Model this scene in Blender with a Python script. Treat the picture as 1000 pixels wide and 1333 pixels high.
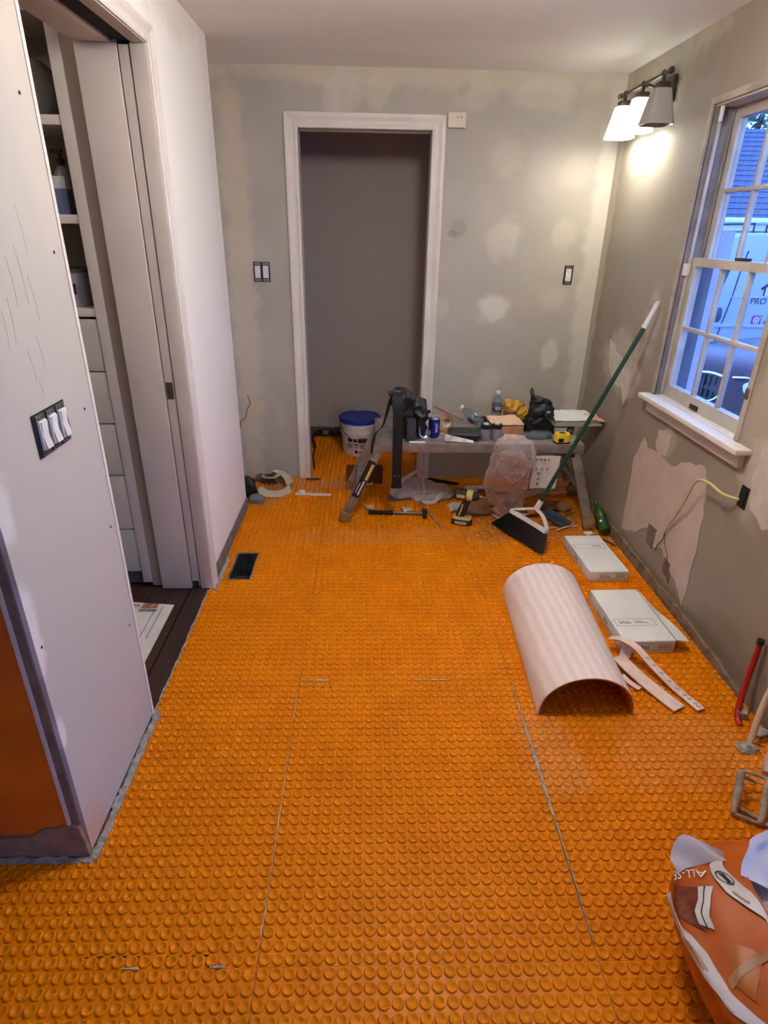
import bpy, bmesh, math, random
import numpy as np
from mathutils import Vector, Matrix, noise

# ------------------------------------------------------------------ scene, camera, light
for o in list(bpy.data.objects):
    bpy.data.objects.remove(o)
S = bpy.context.scene
COL = S.collection
PI = math.pi
RND = random.Random(7)

cam_d = bpy.data.cameras.new('camera')
cam_d.sensor_fit = 'VERTICAL'
cam_d.sensor_height = 36.0
cam_d.lens = 780.0 / 1333.0 * 36.0
cam_d.clip_start = 0.02
cam_d.clip_end = 200
cam = bpy.data.objects.new('camera', cam_d)
COL.objects.link(cam)
cam.matrix_world = Matrix(((0.99954049, -0.00395858, -0.03005219, 0.0),
                           (-0.02551926, 0.42512760, -0.90477361, 0.0),
                           (0.01635763, 0.90512477, 0.42483123, 1.56),
                           (0, 0, 0, 1)))
S.camera = cam

world = bpy.data.worlds.new('dusk_sky')
S.world = world
world.use_nodes = True
wn = world.node_tree.nodes
wl = world.node_tree.links
wn.clear()
w_out = wn.new('ShaderNodeOutputWorld')
w_bg = wn.new('ShaderNodeBackground')
w_tc = wn.new('ShaderNodeTexCoord')
w_sep = wn.new('ShaderNodeSeparateXYZ')
w_ramp = wn.new('ShaderNodeValToRGB')
w_ramp.color_ramp.elements[0].position = 0.0
w_ramp.color_ramp.elements[0].color = (0.20, 0.39, 1.0, 1)
w_ramp.color_ramp.elements[1].position = 0.8
w_ramp.color_ramp.elements[1].color = (0.18, 0.36, 1.0, 1)
wl.new(w_tc.outputs['Generated'], w_sep.inputs[0])
wl.new(w_sep.outputs[2], w_ramp.inputs[0])
wl.new(w_ramp.outputs[0], w_bg.inputs[0])
w_bg.inputs[1].default_value = 1.45
wl.new(w_bg.outputs[0], w_out.inputs[0])

S.view_settings.view_transform = 'Standard'
S.view_settings.look = 'None'
S.view_settings.gamma = 1.0
S.view_settings.use_curve_mapping = False
S.view_settings.exposure = 1.98
LAMP_POWER = 0.75        # each of the two lit bulbs of the vanity light
SHADE_GLOW = 1.0
CEILING_FILL = 30.0  # added globe light, unseen above the frame, fills the room
HALL_FILL = 8.0      # added hall light, out of view, fills the doorway

# ------------------------------------------------------------------ helpers: materials
def lin(c):
    r = []
    for v in c[:3]:
        v = v / 255.0
        r.append(v / 12.92 if v <= 0.04045 else ((v + 0.055) / 1.055) ** 2.4)
    return (r[0], r[1], r[2], 1.0)

class NT:
    def __init__(self, name):
        self.m = bpy.data.materials.new(name)
        self.m.use_nodes = True
        self.t = self.m.node_tree
        self.n = self.t.nodes
        self.n.clear()
        self.out = self.n.new('ShaderNodeOutputMaterial')
        self.b = self.n.new('ShaderNodeBsdfPrincipled')
        self.l(self.b.outputs[0], self.out.inputs[0])
    def l(self, a, b):
        self.t.links.new(a, b)
    def new(self, t, **k):
        n = self.n.new(t)
        for a, v in k.items():
            setattr(n, a, v)
        return n
    def math(self, op, a, b=None, clamp=False):
        n = self.n.new('ShaderNodeMath')
        n.operation = op
        n.use_clamp = clamp
        for i, v in enumerate((a, b)):
            if v is None:
                continue
            if isinstance(v, (int, float)):
                n.inputs[i].default_value = v
            else:
                self.l(v, n.inputs[i])
        return n.outputs[0]
    def mix(self, fac, a, b):
        n = self.n.new('ShaderNodeMix')
        n.data_type = 'RGBA'
        for i, v in ((0, fac), (6, a), (7, b)):
            if isinstance(v, (int, float)):
                n.inputs[i].default_value = v
            elif isinstance(v, tuple):
                n.inputs[i].default_value = v
            else:
                self.l(v, n.inputs[i])
        return n.outputs[2]
    def noise(self, scale, detail=3.0, vec=None, rough=0.55):
        n = self.n.new('ShaderNodeTexNoise')
        n.inputs['Scale'].default_value = scale
        n.inputs['Detail'].default_value = detail
        n.inputs['Roughness'].default_value = rough
        if vec is not None:
            self.l(vec, n.inputs['Vector'])
        return n
    def pos(self):
        return self.n.new('ShaderNodeNewGeometry').outputs['Position']
    def obj(self):
        return self.n.new('ShaderNodeTexCoord').outputs['Object']
    def ramp(self, v, a, b):
        n = self.n.new('ShaderNodeMapRange')
        n.interpolation_type = 'SMOOTHSTEP'
        n.inputs['From Min'].default_value = a
        n.inputs['From Max'].default_value = b
        self.l(v, n.inputs['Value'])
        return n.outputs[0]
    def bump(self, h, strength, dist=0.01):
        n = self.n.new('ShaderNodeBump')
        n.inputs['Strength'].default_value = strength
        n.inputs['Distance'].default_value = dist
        self.l(h, n.inputs['Height'])
        self.l(n.outputs[0], self.b.inputs['Normal'])

MATS = {}
def M(name, rgb, rough=0.6, metal=0.0, var=None, nscale=12.0, bump=0.0, bscale=80.0, spec=0.5, alpha=1.0, trans=0.0, ior=1.45, sss=0.0):
    """plain procedural material: base colour, second colour mixed in by noise, fine bump"""
    if name in MATS:
        return MATS[name]
    t = NT(name)
    b = t.b
    b.inputs['Base Color'].default_value = lin(rgb)
    b.inputs['Roughness'].default_value = rough
    b.inputs['Metallic'].default_value = metal
    b.inputs['Specular IOR Level'].default_value = spec
    b.inputs['IOR'].default_value = ior
    if var:
        nz = t.noise(nscale, 4.0, t.obj())
        f = t.ramp(nz.outputs[0], 0.35, 0.68)
        t.l(t.mix(f, lin(rgb), lin(var)), b.inputs['Base Color'])
    if bump:
        nb = t.noise(bscale, 3.0, t.obj())
        t.bump(nb.outputs[0], bump, 0.004)
    if alpha < 1.0:
        b.inputs['Alpha'].default_value = alpha
    if trans:
        b.inputs['Transmission Weight'].default_value = trans
    MATS[name] = t.m
    return t.m

def wall_mat(name, base, blobs, axes, var=None, bump=0.15, blend=1.0, rough=0.75):
    """painted plaster with repair patches; blobs = (a, b, ra, rb, colour, strength) in world metres on the wall's own plane"""
    t = NT(name)
    p = t.pos()
    sep = t.new('ShaderNodeSeparateXYZ')
    t.l(p, sep.inputs[0])
    A = sep.outputs['XYZ'.index(axes[0])]
    B = sep.outputs['XYZ'.index(axes[1])]
    n1 = t.noise(9.0, 4.0, p)
    n2 = t.noise(3.0, 3.0, p)
    nf = t.noise(55.0, 3.0, p)
    if var:
        col = t.mix(t.ramp(n2.outputs[0], 0.35, 0.65), lin(base), lin(var))
    else:
        col = t.mix(0.0, lin(base), lin(base))
    w = t.math('MULTIPLY', t.math('SUBTRACT', n1.outputs[0], 0.5), 1.7)
    for (a, b, ra, rb, c, s) in blobs:
        da = t.math('DIVIDE', t.math('SUBTRACT', A, a), ra)
        db = t.math('DIVIDE', t.math('SUBTRACT', B, b), rb)
        d = t.math('SQRT', t.math('ADD', t.math('MULTIPLY', da, da), t.math('MULTIPLY', db, db)))
        d = t.math('ADD', d, w)
        f = t.math('MULTIPLY', t.ramp(d, 1.25, 0.55), s * blend)
        col = t.mix(f, col, lin(c))
    t.l(col, t.b.inputs['Base Color'])
    t.b.inputs['Roughness'].default_value = rough
    t.b.inputs['Specular IOR Level'].default_value = 0.3
    h = t.math('ADD', t.math('MULTIPLY', n1.outputs[0], 0.7), t.math('MULTIPLY', nf.outputs[0], 0.3))
    t.bump(h, bump, 0.006)
    return t.m

# ------------------------------------------------------------------ helpers: meshes
class MB:
    """collects shapes; build() links them as ONE mesh object"""
    def __init__(self):
        self.v = []
        self.f = []
        self.mi = []
    def add(self, vs, fs, mi=0):
        k = len(self.v)
        self.v += [tuple(x) for x in vs]
        self.f += [tuple(i + k for i in f) for f in fs]
        self.mi += [mi] * len(fs)
        return self
    def box(self, x0, x1, y0, y1, z0, z1, mi=0, mat=None):
        vs = [Vector(p) for p in ((x0, y0, z0), (x1, y0, z0), (x1, y1, z0), (x0, y1, z0), (x0, y0, z1), (x1, y0, z1), (x1, y1, z1), (x0, y1, z1))]
        if mat is not None:
            vs = [mat @ q for q in vs]
        return self.add(vs, [(3, 2, 1, 0), (4, 5, 6, 7), (0, 1, 5, 4), (1, 2, 6, 5), (2, 3, 7, 6), (3, 0, 4, 7)], mi)
    def bar(self, a, b, w, d, side=(0, 1, 0), mi=0, w2=None, d2=None):
        """rectangular bar from a to b; side = direction of its depth d; w2, d2 = size at b"""
        a = Vector(a); b = Vector(b)
        ax = (b - a).normalized()
        s = Vector(side); s = (s - ax * s.dot(ax)).normalized()
        t = ax.cross(s)
        vs = []
        for p, ww, dd in ((a, w, d), (b, w2 or w, d2 or d)):
            for i, j in ((-1, -1), (1, -1), (1, 1), (-1, 1)):
                vs.append(p + t * (i * ww / 2) + s * (j * dd / 2))
        return self.add(vs, [(3, 2, 1, 0), (4, 5, 6, 7), (0, 1, 5, 4), (1, 2, 6, 5), (2, 3, 7, 6), (3, 0, 4, 7)], mi)
    def tube(self, pts, r, n=10, mi=0, cap=True):
        pts = [Vector(p) for p in pts]
        rs = r if isinstance(r, (list, tuple)) else [r] * len(pts)
        up = Vector((0.13, 0.31, 0.94))
        vs, fs = [], []
        for i, p in enumerate(pts):
            d = (pts[min(i + 1, len(pts) - 1)] - pts[max(i - 1, 0)]).normalized()
            if abs(d.dot(up)) > 0.97:
                up = Vector((0.9, 0.3, 0.1))
            s = (up - d * up.dot(d)).normalized()
            t = d.cross(s)
            up = s
            for k in range(n):
                a = 2 * PI * k / n
                vs.append(p + (s * math.cos(a) + t * math.sin(a)) * rs[i])
        for i in range(len(pts) - 1):
            for k in range(n):
                fs.append((i * n + k, i * n + (k + 1) % n, (i + 1) * n + (k + 1) % n, (i + 1) * n + k))
        if cap:
            fs.append(tuple(range(n - 1, -1, -1)))
            fs.append(tuple((len(pts) - 1) * n + k for k in range(n)))
        return self.add(vs, fs, mi)
    def lathe(self, prof, n=24, mat=None, mi=0):
        """prof: (radius, z) from bottom to top, closed with caps where radius > 0"""
        vs, fs = [], []
        for r, z in prof:
            for k in range(n):
                a = 2 * PI * k / n
                vs.append(Vector((r * math.cos(a), r * math.sin(a), z)))
        for i in range(len(prof) - 1):
            for k in range(n):
                fs.append((i * n + k, i * n + (k + 1) % n, (i + 1) * n + (k + 1) % n, (i + 1) * n + k))
        if prof[0][0] > 1e-5:
            fs.append(tuple(range(n - 1, -1, -1)))
        if prof[-1][0] > 1e-5:
            fs.append(tuple((len(prof) - 1) * n + k for k in range(n)))
        if mat is not None:
            vs = [mat @ q for q in vs]
        return self.add(vs, fs, mi)
    def prism(self, poly, d0, d1, fn, mi=0):
        """poly: 2D outline; fn(a, b, d) -> 3D point; extruded from d0 to d1"""
        n = len(poly)
        vs = [fn(a, b, d0) for a, b in poly] + [fn(a, b, d1) for a, b in poly]
        fs = [tuple(range(n - 1, -1, -1)), tuple(range(n, 2 * n))]
        for i in range(n):
            j = (i + 1) % n
            fs.append((i, j, n + j, n + i))
        return self.add(vs, fs, mi)
    def ribbon(self, pts, width, thick, wdir, mi=0):
        """flat band along pts; wdir = width direction (one vector or one for each point)"""
        pts = [Vector(p) for p in pts]
        n = len(pts)
        vs, fs = [], []
        for i, p in enumerate(pts):
            d = (pts[min(i + 1, n - 1)] - pts[max(i - 1, 0)]).normalized()
            w = Vector(wdir[i] if isinstance(wdir, list) else wdir)
            w = (w - d * w.dot(d)).normalized()
            ww = width[i] if isinstance(width, (list, tuple)) else width
            nn = d.cross(w)
            for a, b in ((-1, -1), (1, -1), (1, 1), (-1, 1)):
                vs.append(p + w * (a * ww / 2) + nn * (b * thick / 2))
        for i in range(n - 1):
            for k in range(4):
                fs.append((i * 4 + k, i * 4 + (k + 1) % 4, i * 4 + 4 + (k + 1) % 4, i * 4 + 4 + k))
        fs.append((3, 2, 1, 0))
        fs.append(tuple((n - 1) * 4 + k for k in range(4)))
        return self.add(vs, fs, mi)
    def sheet(self, fn, nu, nv, thick, mi=0, wrap=False):
        """solid sheet over fn(u, v), u and v in 0..1"""
        P = [[Vector(fn(i / nu, j / nv)) for j in range(nv + 1)] for i in range(nu + 1)]
        top, bot = [], []
        for i in range(nu + 1):
            for j in range(nv + 1):
                du = P[min(i + 1, nu)][j] - P[max(i - 1, 0)][j]
                dv = P[i][min(j + 1, nv)] - P[i][max(j - 1, 0)]
                nn = du.cross(dv)
                nn = nn.normalized() if nn.length > 1e-9 else Vector((0, 0, 1))
                top.append(P[i][j] + nn * thick / 2)
                bot.append(P[i][j] - nn * thick / 2)
        N = len(top)
        w = nv + 1
        fs = []
        for i in range(nu):
            for j in range(nv):
                a = i * w + j
                fs.append((a, a + w, a + w + 1, a + 1))
                fs.append((N + a + 1, N + a + w + 1, N + a + w, N + a))
        for j in range(nv):
            fs.append((j, j + 1, N + j + 1, N + j))
            a = nu * w + j
            fs.append((a + 1, a, N + a, N + a + 1))
        for i in range(nu):
            a = i * w
            fs.append((a + w, a, N + a, N + a + w))
            a = i * w + nv
            fs.append((a, a + w, N + a + w, N + a))
        return self.add(top + bot, fs, mi)
    def loft(self, rings, mi=0, cap=True):
        n = len(rings[0])
        vs = [p for r in rings for p in r]
        fs = []
        for i in range(len(rings) - 1):
            for k in range(n):
                fs.append((i * n + k, i * n + (k + 1) % n, (i + 1) * n + (k + 1) % n, (i + 1) * n + k))
        if cap:
            fs.append(tuple(range(n - 1, -1, -1)))
            fs.append(tuple((len(rings) - 1) * n + k for k in range(n)))
        return self.add(vs, fs, mi)
    def crumple(self, amp, scale, seed=0.0, zmin=None):
        out = []
        for p in self.v:
            q = Vector(p) * scale + Vector((seed, seed * 1.7, -seed))
            d = noise.noise_vector(q) + 0.5 * noise.noise_vector(q * 2.3)
            r = Vector(p) + d * amp
            if zmin is not None and r.z < zmin:
                r.z = zmin
            out.append(tuple(r))
        self.v = out
        return self
    def build(self, name, mat, parent=None, bevel=0.0, smooth=None, segs=2, loc=None, rot=None):
        me = bpy.data.meshes.new(name)
        me.from_pydata(self.v, [], self.f)
        mats = mat if isinstance(mat, (list, tuple)) else [mat]
        for m in mats:
            me.materials.append(m)
        if len(mats) > 1:
            me.polygons.foreach_set('material_index', self.mi)
        bm = bmesh.new()
        bm.from_mesh(me)
        bmesh.ops.recalc_face_normals(bm, faces=bm.faces)
        if bevel:
            ed = [e for e in bm.edges if len(e.link_faces) == 2 and e.calc_face_angle(0) > 0.6]
            bmesh.ops.bevel(bm, geom=ed, offset=bevel, segments=segs, profile=0.6, affect='EDGES', clamp_overlap=True)
        bm.to_mesh(me)
        bm.free()
        if smooth is not None or bevel:
            me.polygons.foreach_set('use_smooth', [True] * len(me.polygons))
            me.set_sharp_from_angle(angle=math.radians(smooth if smooth is not None else 40))
        me.update()
        o = bpy.data.objects.new(name, me)
        COL.objects.link(o)
        if parent is not None:
            o.parent = parent
        if loc is not None:
            o.location = loc
        if rot is not None:
            o.rotation_euler = rot
        return o

def thing(name, label, cat, loc=(0, 0, 0), rot=(0, 0, 0), group=None):
    o = bpy.data.objects.new(name, None)
    o.empty_display_size = 0.05
    COL.objects.link(o)
    o.location = loc
    o.rotation_euler = rot
    tag(o, label, cat, group)
    return o

def tag(o, label, cat, group=None):
    o['label'] = label
    o['category'] = cat
    if group:
        o['group'] = group
    return o

def struct(o, label=None, cat=None):
    o['kind'] = 'structure'
    if label:
        o['label'] = label
    if cat:
        o['category'] = cat
    return o

def plabel(o, label):
    o['label'] = label
    return o

def text_mesh(name, s, size, mat, parent, mtx, depth=0.0006, xs=1.0):
    """flat lettering as a thin mesh; mtx places its XY plane"""
    cu = bpy.data.curves.new(name, 'FONT')
    cu.body = s
    cu.size = size
    cu.extrude = depth
    cu.align_x = 'CENTER'
    cu.align_y = 'CENTER'
    cu.resolution_u = 3
    to = bpy.data.objects.new(name + '_t', cu)
    COL.objects.link(to)
    dg = bpy.context.evaluated_depsgraph_get()
    me = bpy.data.meshes.new_from_object(to.evaluated_get(dg))
    bpy.data.objects.remove(to)
    bpy.data.curves.remove(cu)
    me.name = name
    for v in me.vertices:
        v.co.x *= xs
    me.transform(mtx)
    me.materials.clear()
    me.materials.append(mat)
    o = bpy.data.objects.new(name, me)
    COL.objects.link(o)
    o.parent = parent
    return o

def frame(origin, xdir, ydir):
    x = Vector(xdir).normalized()
    y = Vector(ydir); y = (y - x * y.dot(x)).normalized()
    z = x.cross(y)
    m = Matrix((x, y, z)).transposed().to_4x4()
    m.translation = Vector(origin)
    return m

def bez(p, n=12):
    """Catmull-Rom through the points"""
    P = [Vector(q) for q in p]
    P = [P[0] * 2 - P[1]] + P + [P[-1] * 2 - P[-2]]
    out = []
    for i in range(1, len(P) - 2):
        for k in range(n):
            t = k / n
            a, b, c, d = P[i - 1], P[i], P[i + 1], P[i + 2]
            out.append(0.5 * ((2 * b) + (c - a) * t + (2 * a - 5 * b + 4 * c - d) * t * t + (3 * b - a - 3 * c + d) * t ** 3))
    out.append(P[-2])
    return out

def blob(keys, n=48, m=30, amp=0.008, sc=16.0, seed=0.0, zmin=None):
    """soft closed body: keys = (z, cx, cy, a, b, e) joined smoothly, with sharp creases"""
    K = [Vector((k[0], k[1], k[2])) for k in keys]; Q = [Vector((k[3], k[4], k[5])) for k in keys]
    per = max(2, m // (len(keys) - 1))
    C1, C2 = bez(K, per), bez(Q, per)
    rings = []
    for p, q in zip(C1, C2):
        r = superring(p.y, p.z, p.x, max(q.x, .002), max(q.y, .002), n, max(q.z, 1.6))
        out = []
        for w in r:
            d = Vector((w.x - p.y, w.y - p.z, 0)); d = d.normalized() if d.length > 1e-6 else Vector((0, 0, 1))
            g = w * sc + Vector((seed, seed * 1.3, -seed))
            h = 0.42 - 1.2 * abs(noise.noise(g)) + 0.35 * noise.noise(g * 2.6)
            x = w + d * (amp * h) + noise.noise_vector(g * 0.8) * amp * 0.5
            if zmin is not None:
                x.z = max(x.z, zmin)
            out.append(x)
        rings.append(out)
    return MB().loft(rings)

def superring(cx, cy, z, a, b, n=32, e=3.0, rot=0.0):
    r = []
    for k in range(n):
        t = 2 * PI * k / n
        c, s = math.cos(t), math.sin(t)
        x = a * math.copysign(abs(c) ** (2 / e), c)
        y = b * math.copysign(abs(s) ** (2 / e), s)
        r.append(Vector((cx + x * math.cos(rot) - y * math.sin(rot), cy + x * math.sin(rot) + y * math.cos(rot), z)))
    return r
# ------------------------------------------------------------------ the setting
ZC = 2.345           # ceiling
XR = 1.405           # right wall
YB = 3.88            # back wall
XL = -0.732          # face of the white wall on the left
XP = -0.745          # face of the near partition
ZF = 0.0055          # top of the membrane studs: what stands on the floor stands here

GREY = (172, 166, 156)
MUD = (206, 200, 186)
m_back = wall_mat('painted_wall_with_joint_compound', GREY, [
    (-0.75, 1.2, 0.085, 1.45, (206, 194, 170), 0.75),
    (1.37, 1.3, 0.075, 1.5, (208, 204, 192), 0.7),
    (0.3, 2.33, 1.4, 0.085, (205, 196, 176), 0.75),
    (-0.12, 2.24, 0.09, 0.13, MUD, 0.6), (-0.2, 2.2, 0.05, 0.1, MUD, 0.5),
    (0.05, 2.23, 0.07, 0.1, (208, 198, 175), 0.6), (0.6, 2.25, 0.12, 0.1, MUD, 0.5), (0.95, 2.24, 0.2, 0.09, MUD, 0.5),
    (0.785, 1.944, 0.10, 0.10, MUD, 0.42), (1.188, 1.876, 0.10, 0.09, MUD, 0.3),
    (0.805, 1.532, 0.115, 0.115, MUD, 0.6), (1.159, 1.558, 0.085, 0.08, MUD, 0.5),
    (0.783, 1.133, 0.095, 0.085, (222, 218, 208), 0.7), (1.153, 1.19, 0.08, 0.08, MUD, 0.3),
    (1.176, 0.856, 0.06, 0.09, (222, 218, 208), 0.55), (0.777, 0.654, 0.085, 0.12, MUD, 0.5),
    (0.45, 1.137, 0.05, 0.07, MUD, 0.45), (0.54, 1.58, 0.05, 0.05, (128, 120, 110), 0.35), (0.50, 1.55, 0.03, 0.02, (120, 110, 100), 0.4),
    (0.78, 0.3, 0.10, 0.12, MUD, 0.35), (-0.56, 0.45, 0.04, 0.10, MUD, 0.3),
], 'XZ', var=(180, 173, 163), blend=0.9)
m_right = wall_mat('taupe_wall_paint_with_repairs', (150, 137, 122), [
    (3.84, 1.4, 0.06, 1.5, (200, 192, 172), 0.6),
    (3.55, 2.32, 0.8, 0.07, (205, 194, 168), 0.45),
    (3.35, 1.62, 0.42, 0.8, (152, 148, 140), 0.7), (2.98, 1.55, 0.13, 0.7, (152, 145, 135), 0.5),
    (3.32, 0.93, 0.24, 0.17, (190, 180, 166), 0.75), (3.15, 0.86, 0.09, 0.11, (205, 196, 184), 0.6), (3.03, 1.17, 0.075, 0.15, (196, 186, 172), 0.6),
    (2.62, 0.70, 0.07, 0.07, (190, 176, 160), 0.6), (2.02, 0.98, 0.10, 0.22, (178, 162, 146), 0.75), (1.93, 0.78, 0.13, 0.16, (196, 182, 166), 0.7),
    (2.0, 0.03, 1.3, 0.06, (120, 108, 92), 0.8), (1.85, 0.12, 0.25, 0.10, (112, 106, 86), 0.6),
    (2.2, 2.28, 0.7, 0.1, (140, 128, 112), 0.5),
], 'YZ', var=(144, 131, 116), bump=0.22, blend=0.85)
m_left = wall_mat('white_primed_drywall', (242, 238, 232), [(3.3, 1.2, 0.06, 1.4, (236, 230, 222), 0.6), (2.75, 2.3, 0.5, 0.1, (220, 212, 198), 0.5)], 'YZ', bump=0.06)
m_part = wall_mat('bare_grey_drywall_paper', (188, 182, 175), [
    (1.115, 0.74, 0.035, 0.13, (228, 224, 222), 0.8), (1.119, 0.43, 0.02, 0.05, (228, 224, 222), 0.8), (1.12, 1.05, 0.05, 0.09, (224, 220, 218), 0.7),
    (1.14, 0.03, 0.07, 0.11, (205, 160, 132), 0.75), (1.62, 1.9, 0.10, 0.5, (206, 192, 178), 0.4)], 'YZ', bump=0.04)
m_ceil = wall_mat('cream_ceiling_plaster', (234, 234, 228), [(0.6, 3.5, 0.9, 0.16, (244, 240, 230), 0.5), (0.3, 3.2, 0.5, 0.25, (226, 220, 206), 0.4)], 'XY', bump=0.12)
m_closet = wall_mat('dark_grey_closet_paint', (178, 168, 163), [(-0.2, 0.18, 0.12, 0.1, (140, 132, 124), 0.4)], 'XZ', bump=0.05)
m_trim = M('white_painted_trim', (222, 214, 206), 0.45, var=(214, 205, 196), nscale=6, bump=0.03, bscale=30)
m_trim2 = M('warm_white_painted_wood', (206, 194, 184), 0.5, var=(198, 186, 175), nscale=5)
m_ply = M('grey_brown_subfloor', (120, 104, 88), 0.9, var=(96, 84, 72), nscale=8, bump=0.2)
m_dark = M('dark_void', (16, 14, 13), 0.9)
m_mortar = M('grey_cement_mortar', (176, 168, 160), 0.95, var=(142, 134, 126), nscale=40, bump=0.6, bscale=120)
m_mortar2 = M('tan_mortar_smear', (150, 124, 100), 0.95, var=(126, 104, 84), nscale=20, bump=0.5, bscale=90)

def quadwall(mb, axis, c0, c1, a0, a1, z0, z1, holes=()):
    """slab wall with rectangular holes; axis 'x': slab between x=c0..c1, a runs along y; axis 'y' the other way round"""
    As = sorted({a0, a1} | {h[0] for h in holes} | {h[1] for h in holes})
    Zs = sorted({z0, z1} | {h[2] for h in holes} | {h[3] for h in holes})
    As = [a for a in As if a0 <= a <= a1]
    Zs = [z for z in Zs if z0 <= z <= z1]
    for i in range(len(As) - 1):
        for j in range(len(Zs) - 1):
            am, zm = (As[i] + As[i + 1]) / 2, (Zs[j] + Zs[j + 1]) / 2
            if any(h[0] < am < h[1] and h[2] < zm < h[3] for h in holes):
                continue
            if axis == 'x':
                mb.box(c0, c1, As[i], As[i + 1], Zs[j], Zs[j + 1])
            else:
                mb.box(As[i], As[i + 1], c0, c1, Zs[j], Zs[j + 1])
    return mb

# --- floor slab, with the hole of the floor register
VH = (-0.677, -0.567, 2.535, 2.803)           # register hole x0 x1 y0 y1
fb = MB()
for x0, x1, y0, y1 in ((-1.95, -0.9, -1.3, 1.236), (-0.9, VH[0], -1.3, 1.10), (XP, VH[0], 1.10, 4.0), (VH[0], VH[1], -1.3, VH[2]), (VH[0], VH[1], VH[3], 4.0), (VH[1], 1.6, -1.3, 4.0), (-0.9, XP, 2.46, 4.0), (-0.9, XP, 1.10, 1.636), (-0.9, 0.75, 4.0, 4.85)):
    fb.box(x0, x1, y0, y1, -0.03, -0.002)
floor = struct(fb.build('floor', m_ply))

# --- orange uncoupling membrane: sheets with moulded studs
tm = NT('orange_membrane')
_p = tm.pos()
_n1 = tm.noise(5.0, 4.0, _p)
_n2 = tm.noise(38.0, 4.0, _p)
_c = tm.mix(tm.ramp(_n1.outputs[0], 0.35, 0.7), lin((225, 129, 2)), lin((216, 119, 1)))
_sep = tm.new('ShaderNodeSeparateXYZ'); tm.l(_p, _sep.inputs[0])
_w = tm.math('MULTIPLY', tm.math('SUBTRACT', _n1.outputs[0], 0.5), 1.8)
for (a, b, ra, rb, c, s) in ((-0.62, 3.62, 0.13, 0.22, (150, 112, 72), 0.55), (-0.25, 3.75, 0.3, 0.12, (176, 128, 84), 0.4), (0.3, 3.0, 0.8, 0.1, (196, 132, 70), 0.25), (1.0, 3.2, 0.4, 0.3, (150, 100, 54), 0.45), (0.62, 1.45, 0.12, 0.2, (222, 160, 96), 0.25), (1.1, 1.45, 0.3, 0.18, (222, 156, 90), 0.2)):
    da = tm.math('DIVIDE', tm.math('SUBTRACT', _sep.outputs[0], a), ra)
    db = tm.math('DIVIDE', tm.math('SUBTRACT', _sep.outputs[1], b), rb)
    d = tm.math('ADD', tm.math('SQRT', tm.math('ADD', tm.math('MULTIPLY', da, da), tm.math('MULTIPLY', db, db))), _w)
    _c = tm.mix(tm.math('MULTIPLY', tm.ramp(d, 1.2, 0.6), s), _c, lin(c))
_d = tm.ramp(_n2.outputs[0], 0.72, 0.80)
_c = tm.mix(tm.math('MULTIPLY', _d, 0.35), _c, lin((235, 205, 170)))
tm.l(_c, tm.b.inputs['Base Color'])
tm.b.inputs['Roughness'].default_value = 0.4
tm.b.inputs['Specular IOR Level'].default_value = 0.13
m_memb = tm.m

PITCH = 0.031
REG = [(XP, 1.402, -0.45, 3.88), (-1.30, XP, -0.45, 1.095), (-0.86, XP, 3.38, 3.88), (-0.385, 0.36, 3.88, 4.0), (-0.6, 0.65, 4.0, 4.80)]
def on_floor(x, y):
    r = 0.013
    if VH[0] - r < x < VH[1] + r and VH[2] - r < y < VH[3] + r:
        return False
    if 2.44 < y < 3.38 and x < -0.70:
        return False
    return any(a + r < x < b - r and c < y < d for a, b, c, d in REG)

def stud_template(n):
    prof = [(0.0147, 0.0), (0.0138, 0.0042), (0.0130, 0.0054), (0.0110, 0.0054), (0.0092, 0.0042), (0.0048, 0.0008), (0.0, 0.0004)] if n > 8 else [(0.0146, 0.0), (0.0134, 0.0044), (0.0122, 0.0054), (0.0100, 0.0047), (0.0050, 0.0012), (0.0, 0.0006)]
    vs, fs = [], []
    for r, z in prof[:-1]:
        for k in range(n):
            a = 2 * PI * (k + 0.5) / n
            vs.append((r * math.cos(a), r * math.sin(a), z))
    vs.append((0, 0, prof[-1][1]))
    for i in range(len(prof) - 2):
        for k in range(n):
            fs.append((i * n + k, i * n + (k + 1) % n, (i + 1) * n + (k + 1) % n, (i + 1) * n + k))
    q = (len(prof) - 2) * n
    tr = [(q + k, q + (k + 1) % n, len(vs) - 1) for k in range(n)]
    return np.array(vs, dtype=np.float32), np.array(fs, dtype=np.int32), np.array(tr, dtype=np.int32)

def sub_rects(x0, x1, y0, y1):
    """floor regions inside a sheet, the register hole cut out"""
    out = []
    for a, b, c, d in REG:
        r = (max(a, x0), min(b, x1), max(c, y0), min(d, y1))
        if r[1] - r[0] < 0.004 or r[3] - r[2] < 0.004:
            continue
        if r[0] < VH[1] and r[1] > VH[0] and r[2] < VH[3] and r[3] > VH[2]:
            xs = sorted({r[0], r[1]} | {v for v in VH[:2] if r[0] < v < r[1]})
            ys = sorted({r[2], r[3]} | {v for v in VH[2:] if r[2] < v < r[3]})
            for i in range(len(xs) - 1):
                for j in range(len(ys) - 1):
                    mx, my = (xs[i] + xs[i + 1]) / 2, (ys[j] + ys[j + 1]) / 2
                    if not (VH[0] < mx < VH[1] and VH[2] < my < VH[3]):
                        out.append((xs[i], xs[i + 1], ys[j], ys[j + 1]))
        else:
            out.append(r)
    return out

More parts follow.
